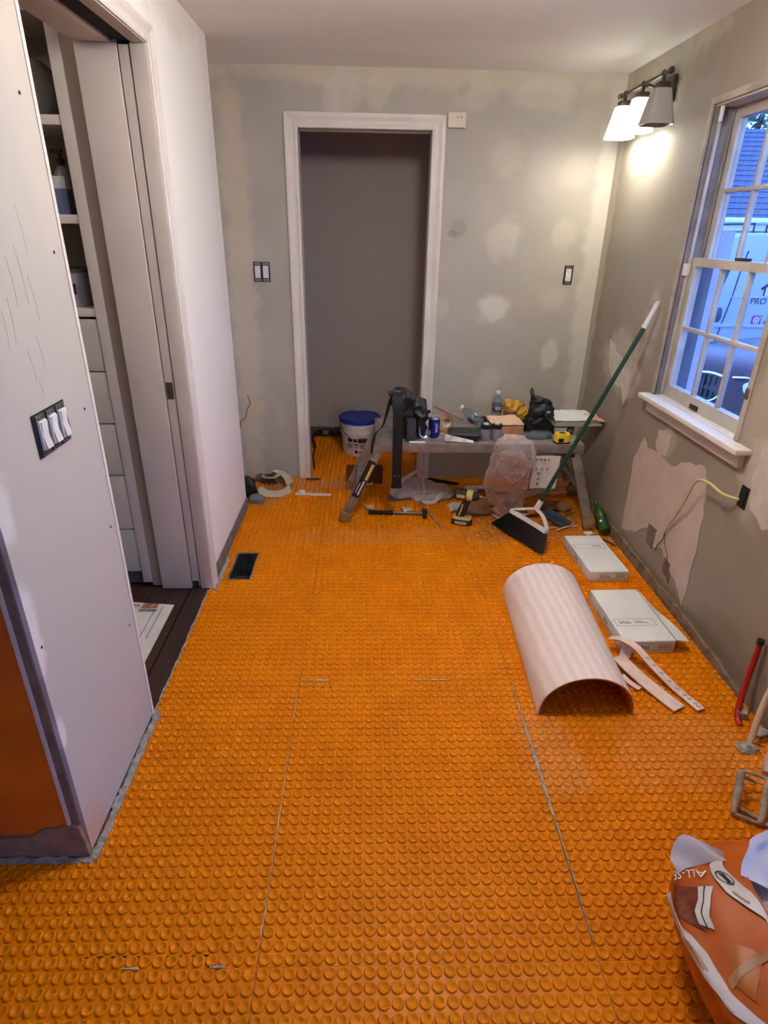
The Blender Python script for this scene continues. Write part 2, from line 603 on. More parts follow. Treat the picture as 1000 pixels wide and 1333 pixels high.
XE = [-1.862, -1.056, -0.250, 0.556, 1.420]
YE = [-0.46, 0.82, 1.797, 2.802, 3.79, 4.81]
for iy in range(len(YE) - 1):
    for ix in range(len(XE) - 1):
        x0, x1, y0, y1 = XE[ix], XE[ix + 1], YE[iy], YE[iy + 1]
        g = 0.0009
        rects = sub_rects(x0 + g, x1 - g, y0 + 0.0003, y1 - 0.0003)
        if not rects:
            continue
        V, Fq, Ft = [], [], []
        mb = MB()
        for a, b, c, d in rects:
            mb.box(a, b, c, d, -0.002, 0.0)
        tv, tq, tt = stud_template(12 if y0 < 1.7 else 8)
        cs = []
        nx = int(round((x1 - x0) / PITCH)); ny = int(round((y1 - y0) / PITCH)); py_ = (y1 - y0) / ny
        for i in range(nx):
            for j in range(ny):
                x = x0 + PITCH * (i + 0.5); y = y1 - py_ * (j + 0.5)
                if on_floor(x, y):
                    cs.append((x, y, 0.0))
        base_v = np.array(mb.v, dtype=np.float32)
        nb = len(base_v)
        if cs:
            cs = np.array(cs, dtype=np.float32)
            allv = (tv[None] + cs[:, None]).reshape(-1, 3)
            off = (np.arange(len(cs), dtype=np.int32) * len(tv) + nb)[:, None, None]
            q = (tq[None] + off).reshape(-1, 4); t3 = (tt[None] + off).reshape(-1, 3)
            allv = np.concatenate([base_v, allv])
        else:
            allv = base_v; q = np.zeros((0, 4), np.int32); t3 = np.zeros((0, 3), np.int32)
        bq = np.array(mb.f, dtype=np.int32)
        me = bpy.data.meshes.new('membrane_sheet')
        me.vertices.add(len(allv)); me.vertices.foreach_set('co', allv.ravel())
        loops = np.concatenate([bq.ravel(), q.ravel(), t3.ravel()])
        tot = np.concatenate([np.full(len(bq) + len(q), 4, np.int32), np.full(len(t3), 3, np.int32)])
        me.loops.add(len(loops)); me.loops.foreach_set('vertex_index', loops)
        me.polygons.add(len(tot))
        me.polygons.foreach_set('loop_start', np.concatenate([[0], np.cumsum(tot)[:-1]]).astype(np.int32))
        me.polygons.foreach_set('loop_total', tot)
        sm = np.ones(len(tot), bool); sm[:len(bq)] = False
        me.polygons.foreach_set('use_smooth', sm)
        me.materials.append(m_memb)
        me.update(calc_edges=True)
        o = bpy.data.objects.new('membrane_sheet', me)
        COL.objects.link(o); o.parent = floor

# mortar squeezed out of the seams and smeared over the studs
m_seam = M('pale_seam_dust', (205, 178, 140), 0.9)
def seam(pts, ws, mat, z=0.0052):
    mb = MB()
    n = len(pts) * 7
    P = bez([(x, y, z) for x, y in pts], 7)
    W = [ws[min(int(i / 7), len(ws) - 1)] * (0.45 + 0.9 * RND.random()) for i in range(len(P))]
    mb.ribbon([(p.x + RND.uniform(-.0015, .0015), p.y, p.z) for p in P], W, 0.003, (1, 0, 0.01) if abs(P[-1].y - P[0].y) > abs(P[-1].x - P[0].x) else (0, 1, 0.01))
    return mb.build('seam_mortar', mat, floor)
seam([(0.557, y) for y in (1.77, 1.66, 1.56, 1.46)], [.004, .007, .006, .010], m_mortar)
seam([(0.557, y) for y in (1.46, 1.38, 1.3, 1.2, 1.05, 0.93, 0.86)], [.012, .010, .007, .004, .003, .0025, .002], m_mortar)
seam([(-0.25, y) for y in (1.72, 1.66, 1.60)], [.002, .0025, .003], m_seam)
seam([(-0.25, y) for y in (1.45, 1.3, 1.15, 1.0, 0.88)], [.0012, .0022, .0016, .002, .0012], m_seam)
seam([(x, 1.80) for x in (-0.25, -0.20, -0.14)], [.003, .005, .003], m_seam)
seam([(x, 1.80) for x in (0.18, 0.25, 0.32)], [.002, .004, .002], m_seam)
def cut_line(x0, x1, y, n):
    mb = MB()
    for i in range(n):
        x = x0 + (x1 - x0) * (i + .5) / n
        mb.box(x - RND.uniform(.004, .011), x + RND.uniform(.004, .011), y - .0022, y + RND.uniform(.0, .002), 0.0002, 0.0012)
    return mb.build('cut_line', M('dark_slit', (70, 26, 6), 0.9), floor)
cut_line(-0.24, 0.36, 1.797 - PITCH, 20)
cut_line(-0.66, -0.36, 0.848, 11)
seam([(x, 0.82) for x in (-0.56, -0.54, -0.52)], [.004, .005, .003], m_seam)
seam([(x, 0.82) for x in (-0.36, -0.34, -0.32)], [.004, .006, .002], m_mortar)

# --- register hole
fv = thing('floor_register_opening', 'open rectangular duct hole in orange floor beside white wall', 'floor vent', (VH[0], VH[2], 0))
W_, D_ = VH[1] - VH[0], VH[3] - VH[2]
m_duct = M('dull_galvanised_duct', (84, 86, 88), 0.5, 0.6, var=(60, 62, 64), nscale=20)
db = MB()
db.box(0.001, 0.006, 0.001, D_ - 0.001, -0.18, -0.001); db.box(W_ - 0.006, W_ - 0.001, 0.001, D_ - 0.001, -0.18, -0.001)
db.box(0.006, W_ - 0.006, 0.001, 0.006, -0.18, -0.001); db.box(0.006, W_ - 0.006, D_ - 0.006, D_ - 0.001, -0.18, -0.001)
db.box(0.001, W_ - 0.001, 0.001, D_ - 0.001, -0.19, -0.18)
db.build('duct_boot', m_duct, fv)
MB().box(0.012, W_ - 0.012, D_ * 0.45, D_ * 0.5, -0.10, -0.06).build('damper', m_duct, fv)
rim = MB()
for a in (((-.004, 0), (W_ + .004, 0)), ((-.004, D_), (W_ + .004, D_)), ((0, 0), (0, D_)), ((W_, 0), (W_, D_))):
    P = bez([(a[0][0] + (a[1][0] - a[0][0]) * t, a[0][1] + (a[1][1] - a[0][1]) * t, 0.001) for t in (0, .3, .6, 1)], 3)
    rim.tube([(p.x + RND.uniform(-.002, .002), p.y + RND.uniform(-.002, .002), p.z) for p in P], 0.004, 5)
rim.build('mortar_edge', m_mortar2, fv)

# --- ceiling
cb = MB()
cb.box(-1.95, 1.56, -1.35, 4.0, ZC, ZC + 0.05)
ceil = struct(cb.build('ceiling', m_ceil))

# --- back wall with the closet opening
OPX0, OPX1, OPZ = -0.385, 0.358, 2.065
wb = quadwall(MB(), 'y', YB, YB + 0.115, -1.0, 1.56, -0.002, ZC, [(OPX0 - 0.02, OPX1 + 0.02, -0.002, OPZ + 0.02)])
wall_back = struct(wb.build('wall_back', m_back))
# closet box
cw = MB()
cw.box(-0.64, -0.60, YB + 0.115, 4.85, 0, 2.3); cw.box(0.66, 0.70, YB + 0.115, 4.85, 0, 2.3); cw.box(-0.64, 0.70, 4.80, 4.85, -0.002, 2.3); cw.box(-0.64, 0.70, YB + 0.115, 4.85, 2.3, 2.345)
wall_closet = struct(cw.build('wall_closet', m_closet))
struct(MB().box(-0.60, 0.66, 4.785, 4.80, 0.0005, 0.085).build('baseboard_closet', M('bare_brown_wall_base', (104, 90, 78), 0.8, var=(84, 72, 62), nscale=14)))
cbx = thing('closet_electrical_box', 'dark open junction box low on the closet back wall', 'electrical box', (-0.335, 4.784, 0.045))
MB().box(-0.06, 0.06, -0.012, 0.0, -0.028, 0.028).build('box_rim', M('black_plastic', (26, 25, 25), 0.5), cbx, bevel=0.003)
MB().box(-0.022, 0.022, -0.018, -0.0125, -0.018, 0.018).build('receptacle', M('grey_plastic', (120, 116, 110), 0.5), cbx, bevel=0.002)

# --- casing of the closet opening
def casing_profile(w):
    return [(0, 0), (0, .009), (.006, .013), (.014, .013), (.018, .010), (.030, .009), (.044, .011), (.052, .016), (.060, .018), (w - .004, .018), (w, .014), (w, 0)]
trim1 = thing('trim_1', 'white moulded casing around the open closet doorway', 'door casing'); trim1['kind'] = 'structure'
CWID = 0.074
yf = YB - 0.0005
MB().prism(casing_profile(CWID), 0.0, OPZ + CWID, lambda a, b, d: (OPX0 - a, yf - b, OPZ + a if d > 1 else d)).build('casing_leg', m_trim, trim1, smooth=35)
MB().prism(casing_profile(CWID), 0.0, OPZ + CWID, lambda a, b, d: (OPX1 + a, yf - b, OPZ + a if d > 1 else d)).build('casing_leg', m_trim, trim1, smooth=35)
MB().prism(casing_profile(CWID), 0.0, 1.0, lambda a, b, d: ((OPX0 - a) if d < .5 else (OPX1 + a), yf - b, OPZ + a)).build('casing_head', m_trim, trim1, smooth=35)
for x0, x1 in ((OPX0 - 0.02, OPX0), (OPX1, OPX1 + 0.02)):
    MB().box(x0, x1, YB - 0.0004, YB + 0.12, 0.0005, OPZ).build('jamb', m_trim2, trim1)
MB().box(OPX0 - 0.02, OPX1 + 0.02, YB - 0.0004, YB + 0.12, OPZ, OPZ + 0.02).build('jamb_head', m_trim2, trim1)
MB().box(OPX0 + 0.001, OPX1 - 0.001, YB + 0.035, YB + 0.075, OPZ - 0.012, OPZ - 0.0005).build('door_stop', M('aged_brown_stop', (128, 108, 92), 0.6), trim1)

# --- right wall with the window hole
WY0, WY1, WZ0, WZ1 = 2.14, 2.87, 0.845, 2.055
wr = quadwall(MB(), 'x', XR, XR + 0.125, -1.35, 4.0, -0.002, ZC, [(WY0, WY1, WZ0, WZ1), (-1.1, 0.40, 0.10, 2.05)])  # second hole is for the added daylight door
wall_right = struct(wr.build('wall_right', m_right))
# torn drywall paper, lying proud on the wall as irregular flat pieces
m_torn = M('torn_pale_drywall', (196, 178, 166), 0.85, var=(186, 168, 156), nscale=9, bump=0.1)
m_torn2 = M('brown_torn_paper', (128, 102, 84), 0.9, var=(112, 90, 74), nscale=16)
def wallpiece(poly, mat, thick=0.003, jit=0.006, name='torn_patch', sub=4):
    P = []
    for i, (a, b) in enumerate(poly):
        c, d = poly[(i + 1) % len(poly)]
        for k in range(sub):
            t = k / sub
            j = jit if k else 0
            P.append((a + (c - a) * t + RND.uniform(-j, j), b + (d - b) * t + RND.uniform(-j, j)))
    return MB().prism(P, 0.0, thick, lambda a, b, d: (XR - 0.0002 - d, a, b)).build(name, mat, wall_right)
wallpiece([(2.93, 0.50), (2.86, 0.64), (2.80, 0.60), (2.66, 0.615), (2.55, 0.60), (2.44, 0.66), (2.29, 0.695), (2.26, 0.66), (2.21, 0.50), (2.20, 0.30), (2.20, 0.07), (2.30, 0.15), (2.40, 0.16), (2.46, 0.22), (2.55, 0.18), (2.62, 0.26), (2.74, 0.16), (2.90, 0.105)], m_torn, 0.003, 0.007)
wallpiece([(2.63, 0.27), (2.54, 0.28), (2.55, 0.17), (2.62, 0.17)], m_torn2, 0.0038, 0.005)
wallpiece([(2.42, 0.20), (2.36, 0.19), (2.34, 0.10), (2.41, 0.12)], m_torn2, 0.0038, 0.005)
wallpiece([(2.73, 0.72), (2.66, 0.74), (2.60, 0.73), (2.62, 0.63), (2.68, 0.60), (2.74, 0.65)], m_torn, 0.002, 0.006)
wallpiece([(1.98, 0.90), (1.80, 0.95), (1.70, 0.7), (1.86, 0.62), (1.95, 0.66), (1.99, 0.76)], M('pale_skim_plaster', (202, 190, 176), 0.85, var=(186, 172, 158), nscale=12, bump=0.3, bscale=30), 0.002, 0.008)
wallpiece([(3.52, 1.02), (3.42, 1.00), (3.40, 0.965), (3.30, 0.955), (3.2, 0.90), (3.12, 0.80), (3.18, 0.72), (3.26, 0.80), (3.38, 0.80), (3.46, 0.86)], M('white_skim_plaster', (206, 198, 186), 0.85, var=(194, 184, 170), nscale=10, bump=0.25, bscale=25), 0.002, 0.008)
# --- base strip left behind along the right wall
bs = MB()
P0 = [(3.8, .055), (3.2, .06), (2.9, .065), (2.4, .06), (2.1, .05), (1.9, .04), (1.7, .02)]
bs.prism([(y, z + RND.uniform(-.006, .006)) for y, z in bez([(a, b, 0) for a, b in P0], 5) and [(p.x, p.y) for p in bez([(a, b, 0) for a, b in P0], 5)]] + [(1.7, .0005), (3.8, .0005)], 0.0, 0.014, lambda a, b, d: (XR - 0.0002 - d, a, b))
struct(bs.build('baseboard_right', M('rough_tan_wall_base', (146, 124, 100), 0.9, var=(106, 90, 74), nscale=22, bump=0.4, bscale=60)))

# --- left: white wall beyond the pocket door, its jambs, recess behind
wl_ = MB()
wl_.box(XL - 0.055, XL, 2.47, 3.37, -0.002, ZC)
wl_.box(-0.97, -0.83, 2.47, 3.37, -0.002, ZC)
wl_.box(-0.83, XL - 0.055, 3.30, 3.37, -0.002, ZC)
wl_.box(-0.97, XL, 1.632, 2.47, 2.125, ZC)
wl_.box(-1.0, -0.86, 3.37, 3.88, -0.002, ZC)
wall_left = struct(wl_.build('wall_left', m_left))
m_base = M('raw_grey_wall_base', (134, 122, 112), 0.85, var=(112, 102, 92), nscale=18, bump=0.2)
struct(MB().box(XL + 0.0004, XL + 0.006, 2.535, 3.37, 0.0005, 0.075).build('baseboard_left', m_base))
# red wire poking out beyond the corner
rw = tag(MB().tube(bez([(-0.738, 3.40, 0.50), (-0.728, 3.40, 0.545), (-0.705, 3.405, 0.56), (-0.69, 3.41, 0.61), (-0.672, 3.42, 0.645), (-0.678, 3.42, 0.675), (-0.684, 3.42, 0.69)], 6), 0.003, 6).build('thin_wire', M('dull_red_wire', (104, 54, 34), 0.5), None, smooth=40), 'thin reddish wire sticking out behind white wall corner', 'wire')
# pocket door
d1 = thing('door_1', 'white pocket door almost fully slid into the left wall', 'door', (-0.805, 2.457, 0.012)); d1['kind'] = 'structure'
MB().box(-0.0175, 0.0175, 0, 0.80, 0, 2.09).build('door_slab', M('grey_white_door_paint', (198, 186, 176), 0.45), d1, bevel=0.002)
MB().box(-0.014, 0.014, -0.002, 0.0, 0.905, 0.975).build('edge_pull', M('dull_metal_plate', (120, 112, 100), 0.4, 0.8), d1, bevel=0.001)
MB().box(-0.012, 0.012, -0.006, 0.0, 0.0, 0.03).build('floor_guide', m_dark, d1)
tr2 = thing('trim_2', 'white casing and split jambs of the pocket door opening', 'door casing'); tr2['kind'] = 'structure'
MB().box(-0.783, XL + 0.002, 2.452, 2.4695, 0.003, 2.105).build('jamb', m_trim2, tr2, bevel=0.002)
MB().box(-0.965, -0.827, 2.452, 2.4695, 0.003, 2.105).build('jamb', m_trim2, tr2, bevel=0.002)
MB().box(-0.965, -0.845, 1.634, 2.4515, 2.105, 2.1245).build('head_jamb', m_trim2, tr2, bevel=0.002)
MB().box(-0.775, XL + 0.002, 1.634, 2.4515, 2.105, 2.1245).build('head_jamb', m_trim2, tr2, bevel=0.002)
MB().box(-0.84, -0.78, 1.64, 2.45, 2.112, 2.1245).build('track', m_dark, tr2)
cp = [(0, 0), (0, .008), (.006, .012), (.016, .012), (.022, .009), (.036, .011), (.044, .015), (.054, .016), (.058, .012), (.058, 0)]
MB().prism(cp, 0.0, 1.0, lambda a, b, d: (XL + 0.0005 + b, 2.455 + a, 0.003 if d < .5 else 2.108 + a)).build('casing_leg', m_trim, tr2, smooth=35)
MB().prism(cp, 0.0, 1.0, lambda a, b, d: (XL + 0.0005 + b, 1.63 if d < .5 else 2.455 + a, 2.108 + a)).build('casing_head', m_trim, tr2, smooth=35)

# --- near partition: drywall sheet, its edge, membrane covered end
wp = MB()
wp.box(-0.865, XP - 0.0125, 1.115, 1.625, -0.002, ZC)
wp.box(-1.95, -0.865, 1.115, 1.235, -0.002, ZC)
wall_part = struct(wp.build('wall_partition', M('grey_stud_core', (120, 108, 96), 0.9)))
MB().box(XP - 0.012, XP, 1.112, 1.6175, 0.016, ZC - 0.001).build('drywall_sheet', m_part, wall_part)
MB().box(XP - 0.012, XP + 0.001, 1.6195, 1.634, 0.010, ZC - 0.001).build('jamb_edge', M('white_corner_edge', (222, 214, 208), 0.5), wall_part)
# scratches and screw heads
for y, z in ((1.561, 1.815), (1.573, 1.501), (1.569, 1.121), (1.584, 0.765), (1.58, 0.42), (1.11, 0.68)):
    MB().lathe([(0.004, 0), (0.004, 0.0008), (0.0012, 0.0012)], 8, frame((XP + 0.0002, y if y > 1.2 else 1.135, z), (0, 1, 0), (0, 0, 1))).build('screw', m_dark, wall_part)
m_scr = M('grey_scratch', (176, 164, 160), 0.9)
for (y0, z0, y1, z1) in ((1.33, 1.42, 1.325, 1.33), (1.36, 1.50, 1.365, 1.40), (1.40, 1.52, 1.41, 1.40), (1.43, 1.46, 1.44, 1.36), (1.36, 1.31, 1.37, 1.24), (1.41, 1.33, 1.42, 1.25), (1.30, 1.40, 1.295, 1.32), (1.44, 1.60, 1.45, 1.50), (1.38, 1.24, 1.385, 1.20)):
    MB().ribbon([(XP + 0.0003, y0, z0), (XP + 0.0003, (y0 + y1) / 2 + .004, (z0 + z1) / 2), (XP + 0.0003, y1, z1)], 0.0011, 0.0004, (0, 1, 0)).build('scratch', m_scr, wall_part)
# end facing the room: dark orange sheet membrane, mortar band, bare board edges
tk = NT('orange_wall_membrane')
_po = tk.pos(); _wv = tk.new('ShaderNodeTexWave'); _wv.wave_type = 'BANDS'; _wv.bands_direction = 'Z'
_wv.inputs['Scale'].default_value = 60.0; _wv.inputs['Distortion'].default_value = 0.4; tk.l(_po, _wv.inputs['Vector'])
tk.l(tk.mix(tk.ramp(tk.noise(6, 3, _po).outputs[0], .3, .7), lin((214, 112, 14)), lin((200, 98, 10))), tk.b.inputs['Base Color'])
tk.b.inputs['Roughness'].default_value = 0.55
tk.bump(_wv.outputs[0], 0.25, 0.003)
MB().box(-1.93, XP - 0.040, 1.103, 1.115, 0.085, ZC - 0.001).build('wall_membrane', tk.m, wall_part)
MB().box(XP - 0.040, XP - 0.032, 1.1005, 1.115, 0.12, ZC - 0.001).build('board_edge', M('white_board_edge', (210, 196, 184), 0.7), wall_part)
MB().box(XP - 0.0315, XP - 0.0125, 1.106, 1.115, 0.12, ZC - 0.001).build('edge_strip', M('brown_paper_edge', (132, 110, 94), 0.8, var=(110, 92, 80), nscale=14), wall_part)
mp = [(-1.93, 0.003), (XP - 0.0005, 0.003), (XP - 0.004, 0.06), (XP - 0.010, 0.12), (XP - 0.045, 0.128), (XP - 0.075, 0.115), (XP - 0.10, 0.118), (XP - 0.14, 0.085), (XP - 0.22, 0.078), (XP - 0.35, 0.085), (-1.93, 0.075)]
MB().prism(mp, 0.0, 0.0135, lambda a, b, d: (a, 1.1115 - d, b)).crumple(0.002, 18, 3.0).build('mortar_band', m_mortar2, wall_part)
ms = MB()
P = bez([(XP + 0.012, y, 0.001) for y in (1.09, 1.2, 1.32, 1.45, 1.58, 1.64)], 9)
ms.ribbon([(p.x + RND.uniform(-.004, .004), p.y, 0.0035 + RND.uniform(0, .004)) for p in P], [0.022 * (0.6 + 0.6 * RND.random()) for _ in P], 0.008, (1, 0, 0))
ms.build('mortar_strip', m_mortar, wall_part)
ms = MB(); P = bez([(x, 1.088, 0.001) for x in (-1.3, -1.1, -0.95, -0.8, XP + .01)], 8)
ms.ribbon([(p.x, p.y + RND.uniform(-.004, .004), 0.0035) for p in P], [0.018 * (0.6 + 0.6 * RND.random()) for _ in P], 0.008, (0, 1, 0))
ms.build('mortar_strip', m_mortar, wall_part)
ms = MB(); P = bez([(XL + 0.018, y, 0.001) for y in (2.44, 2.5, 2.6, 2.75)], 8)
ms.ribbon([(p.x + RND.uniform(-.004, .004), p.y, 0.003) for p in P], [0.018 * (0.6 + 0.6 * RND.random()) for _ in P], 0.006, (1, 0, 0))
ms.build('mortar_strip', m_mortar, wall_left)
# --- rest of the room behind the photographer
struct(quadwall(MB(), 'y', -1.30, -1.18, -1.95, XR, -0.002, ZC).build('wall_rear', M('rear_wall_paint', (176, 166, 150), 0.8)))
struct(quadwall(MB(), 'x', -1.95, -1.83, -1.18, 2.60, -0.002, ZC).build('wall_hall', M('hall_wall_paint', (176, 166, 152), 0.8)))
struct(MB().box(-1.95, -0.97, 2.9, 3.0, -0.002, ZC).build('wall_pantry', M('pantry_paint', (150, 140, 130), 0.8)))

# --- hall floor of dark boards beyond the doorway
m_wood = M('dark_brown_floorboard', (64, 42, 34), 0.4, var=(48, 32, 27), nscale=5, bump=0.08, bscale=30)
hf = struct(MB().box(-1.83, XP - 0.002, 1.235, 2.90, -0.03, -0.013).build('floor_hall', M('hall_subfloor', (52, 36, 30), 0.8)))
for i in range(11):
    x1 = XP - 0.006 - i * 0.086
    if i == 0:
        MB().box(x1 - 0.080, x1, 1.636, 2.45, -0.0125, -0.001).build('floorboard', m_wood, hf, bevel=0.0015, segs=1)
    else:
        MB().box(x1 - 0.083, x1, 1.24, 2.47, -0.0125, -0.001).build('floorboard', m_wood, hf, bevel=0.0015, segs=1)
ms = MB(); P = bez([(XP - 0.001, y, 0.0) for y in (1.64, 1.8, 2.0, 2.2, 2.44)], 9)
ms.ribbon([(p.x + RND.uniform(-.003, .003), p.y, 0.001) for p in P], [0.008 * (0.5 + 0.8 * RND.random()) for _ in P], 0.004, (1, 0, 0))
ms.build('seam_mortar', m_mortar, floor)
# ------------------------------------------------------------------ window
m_sash = M('aged_white_sash_paint', (188, 178, 166), 0.45, var=(172, 162, 150), nscale=7, bump=0.04, bscale=40)
m_track = M('grey_sash_track', (140, 134, 130), 0.5, var=(110, 106, 104), nscale=10)
tg = NT('window_glass')
_tr = tg.new('ShaderNodeBsdfTransparent'); _gl = tg.new('ShaderNodeBsdfGlossy'); _mx = tg.new('ShaderNodeMixShader')
_gl.inputs['Roughness'].default_value = 0.02
_tr.inputs[0].default_value = (0.93, 0.97, 1.0, 1)
_mx.inputs[0].default_value = 0.05
tg.l(_tr.outputs[0], _mx.inputs[1]); tg.l(_gl.outputs[0], _mx.inputs[2])
tg.l(_mx.outputs[0], tg.out.inputs[0])
m_glass = tg.m
win = thing('window_1', 'white double-hung window with small panes and blue dusk outside', 'window'); win['kind'] = 'structure'
# jamb liners
m_extj = M('shaded_outer_jamb', (96, 98, 108), 0.6, var=(80, 82, 92), nscale=8)  # shade on the outer jamb put into its darker colour
m_liner = M('grey_jamb_liner', (134, 126, 118), 0.6, var=(112, 104, 98), nscale=9)
for ya, yb_ in ((WY1 - 0.018, WY1 - 0.0005), (WY0 + 0.0005, WY0 + 0.018)):
    MB().box(XR + 0.004, XR + 0.078, ya, yb_, WZ0, WZ1).build('window_jamb', m_liner, win)
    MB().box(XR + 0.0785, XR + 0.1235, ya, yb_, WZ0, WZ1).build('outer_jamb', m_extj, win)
MB().box(XR + 0.004, XR + 0.1235, WY0 + 0.018, WY1 - 0.018, WZ1 - 0.02, WZ1 - 0.0005).build('window_head', m_sash, win)
for y0, y1 in ((WY1 - 0.028, WY1 - 0.0185), (WY0 + 0.0185, WY0 + 0.028)):
    MB().box(XR + 0.022, XR + 0.036, y0, y1, WZ0 + 0.02, WZ1 - 0.021).build('parting_stop', m_sash, win, bevel=0.002)
    MB().box(XR + 0.074, XR + 0.082, y0, y1, WZ0 + 0.02, WZ1 - 0.021).build('sash_track', m_track, win)
# thin casing bead left around the hole
m_cas = M('stained_window_casing', (172, 160, 146), 0.6, var=(150, 138, 124), nscale=9)
cbp = [(0, 0), (0, .006), (.012, .010), (.022, .007), (.028, .004), (.028, 0)]
MB().prism(cbp, 0, 1, lambda a, b, d: (XR - 0.0003 - b, WY1 - 0.012 + a, WZ0 + 0.02 if d < .5 else WZ1 - 0.012 + a)).build('casing_bead', m_cas, win)
MB().prism(cbp, 0, 1, lambda a, b, d: (XR - 0.0003 - b, WY0 + 0.012 - a, WZ0 + 0.02 if d < .5 else WZ1 - 0.012 + a)).build('casing_bead', m_cas, win)
MB().prism(cbp, 0, 1, lambda a, b, d: (XR - 0.0003 - b, WY0 + 0.012 - a if d < .5 else WY1 - 0.012 + a, WZ1 - 0.012 + a)).build('casing_bead', m_cas, win)
# gap between plaster and casing
P = [(WY1 + 0.017 + 0.006 * noise.noise(Vector((z * 7, 0, 0))), z) for z in [0.9 + i * 0.045 for i in range(26)]]
MB().ribbon([(XR - 0.0009, y, z) for y, z in P], [0.004 + 0.007 * abs(noise.noise(Vector((z * 13, 2, 0)))) for y, z in P], 0.0012, (0, 1, 0)).build('plaster_crack', M('dark_crack', (70, 56, 46), 0.9), win)
def sash(xc, z0, z1, brail, trail, th=0.034, label=None):
    y0, y1 = WY0 + 0.019, WY1 - 0.019
    st = 0.042
    g = []
    x0, x1 = xc - th / 2, xc + th / 2
    sa = MB()
    sa.box(x0, x1, y0, y0 + st, z0, z1); sa.box(x0, x1, y1 - st, y1, z0, z1)
    sa.box(x0, x1, y0 + st, y1 - st, z0, z0 + brail); sa.box(x0, x1, y0 + st, y1 - st, z1 - trail, z1)
    so = sa.build('sash', m_sash, win)
    gy0, gy1, gz0, gz1 = y0 + st, y1 - st, z0 + brail, z1 - trail
    for i in (1, 2):
        yy = gy0 + (gy1 - gy0) * i / 3
        MB().box(x0 + 0.006, x1 - 0.006, yy - 0.008, yy + 0.008, gz0, gz1).build('muntin', m_sash, so, bevel=0.003)
    zz = (gz0 + gz1) / 2
    MB().box(x0 + 0.004, x1 - 0.004, gy0, gy1, zz - 0.008, zz + 0.008).build('muntin', m_sash, so, bevel=0.003)
    for i in range(3):
        for j in range(2):
            MB().box(xc - 0.0015, xc + 0.0015, gy0 + (gy1 - gy0) * i / 3, gy0 + (gy1 - gy0) * (i + 1) / 3, gz0 + (gz1 - gz0) * j / 2, gz0 + (gz1 - gz0) * (j + 1) / 2).build('pane', m_glass, so)
    return so
lower = sash(XR + 0.055, 0.8625, 1.475, 0.055, 0.034)
upper = sash(XR + 0.105, 1.44, 2.035, 0.034, 0.04)
MB().box(XR + 0.030, XR + 0.037, 2.515, 2.58, 0.868, 0.888).build('sash_lift', M('dark_bronze', (60, 54, 48), 0.4, 0.7), lower, bevel=0.002)
MB().box(XR + 0.046, XR + 0.070, 2.45, 2.53, 1.4755, 1.487).build('sash_lock', M('black_lock', (34, 34, 36), 0.4), lower, bevel=0.003)
MB().box(XR + 0.004, XR + 0.034, WY1 - 0.034, WY1 - 0.0185, 1.40, 1.45).build('balance_clip', m_trim, win, bevel=0.003)
MB().box(XR + 0.006, XR + 0.020, WY1 - 0.06, WY1 - 0.05, WZ1 - 0.075, WZ1 - 0.0205).build('hook', m_trim, win, bevel=0.003)
MB().box(XR - 0.012, XR + 0.004, WY0 - 0.01, WY0 + 0.012, 1.02, 1.06).build('hinge_knob', M('brass_brown', (120, 92, 66), 0.4, 0.4), win, bevel=0.004)
# stool and apron
sill = thing('window_sill', 'white wooden window sill board under the panes', 'window sill'); sill['kind'] = 'structure'
MB().box(XR - 0.062, XR - 0.0005, 2.03, 2.90, 0.838, 0.8595).build('stool', m_trim, sill, bevel=0.004)
MB().box(XR - 0.0005, XR + 0.075, WY0 + 0.0185, WY1 - 0.0185, 0.8452, 0.862).build('stool_inner', m_trim, sill)
MB().box(XR - 0.022, XR - 0.0005, 2.06, 2.87, 0.778, 0.8375).build('apron', m_trim2, sill, bevel=0.003)

# exterior brick mould / storm frame seen through the panes
m_ext = M('shaded_exterior_white', (92, 96, 110), 0.6)  # white frame, its shadow side painted in as grey-blue
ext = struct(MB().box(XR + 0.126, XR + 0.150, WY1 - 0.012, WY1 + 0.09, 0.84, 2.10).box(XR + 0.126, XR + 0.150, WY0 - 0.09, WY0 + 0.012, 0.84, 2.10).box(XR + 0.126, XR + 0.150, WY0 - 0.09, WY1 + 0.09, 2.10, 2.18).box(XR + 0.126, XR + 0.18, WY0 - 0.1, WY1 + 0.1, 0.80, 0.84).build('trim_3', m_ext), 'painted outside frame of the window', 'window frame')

# added glazed door, unseen behind the camera, to let in more daylight
w2 = thing('fill_door_2', 'added patio door out of view, letting daylight in', 'added patio door'); w2['kind'] = 'structure'
for a in ((-1.099, -1.04, 0.101, 2.049), (0.34, 0.399, 0.101, 2.049), (-1.0395, 0.3395, 0.101, 0.18), (-1.0395, 0.3395, 1.98, 2.049), (-0.38, -0.32, 0.1805, 1.9795)):
    MB().box(XR + 0.05, XR + 0.09, *a).build('fill_door_bar', m_sash, w2)
MB().box(XR + 0.069, XR + 0.072, -1.0395, 0.3395, 0.1805, 1.9795).build('pane', m_glass, w2)
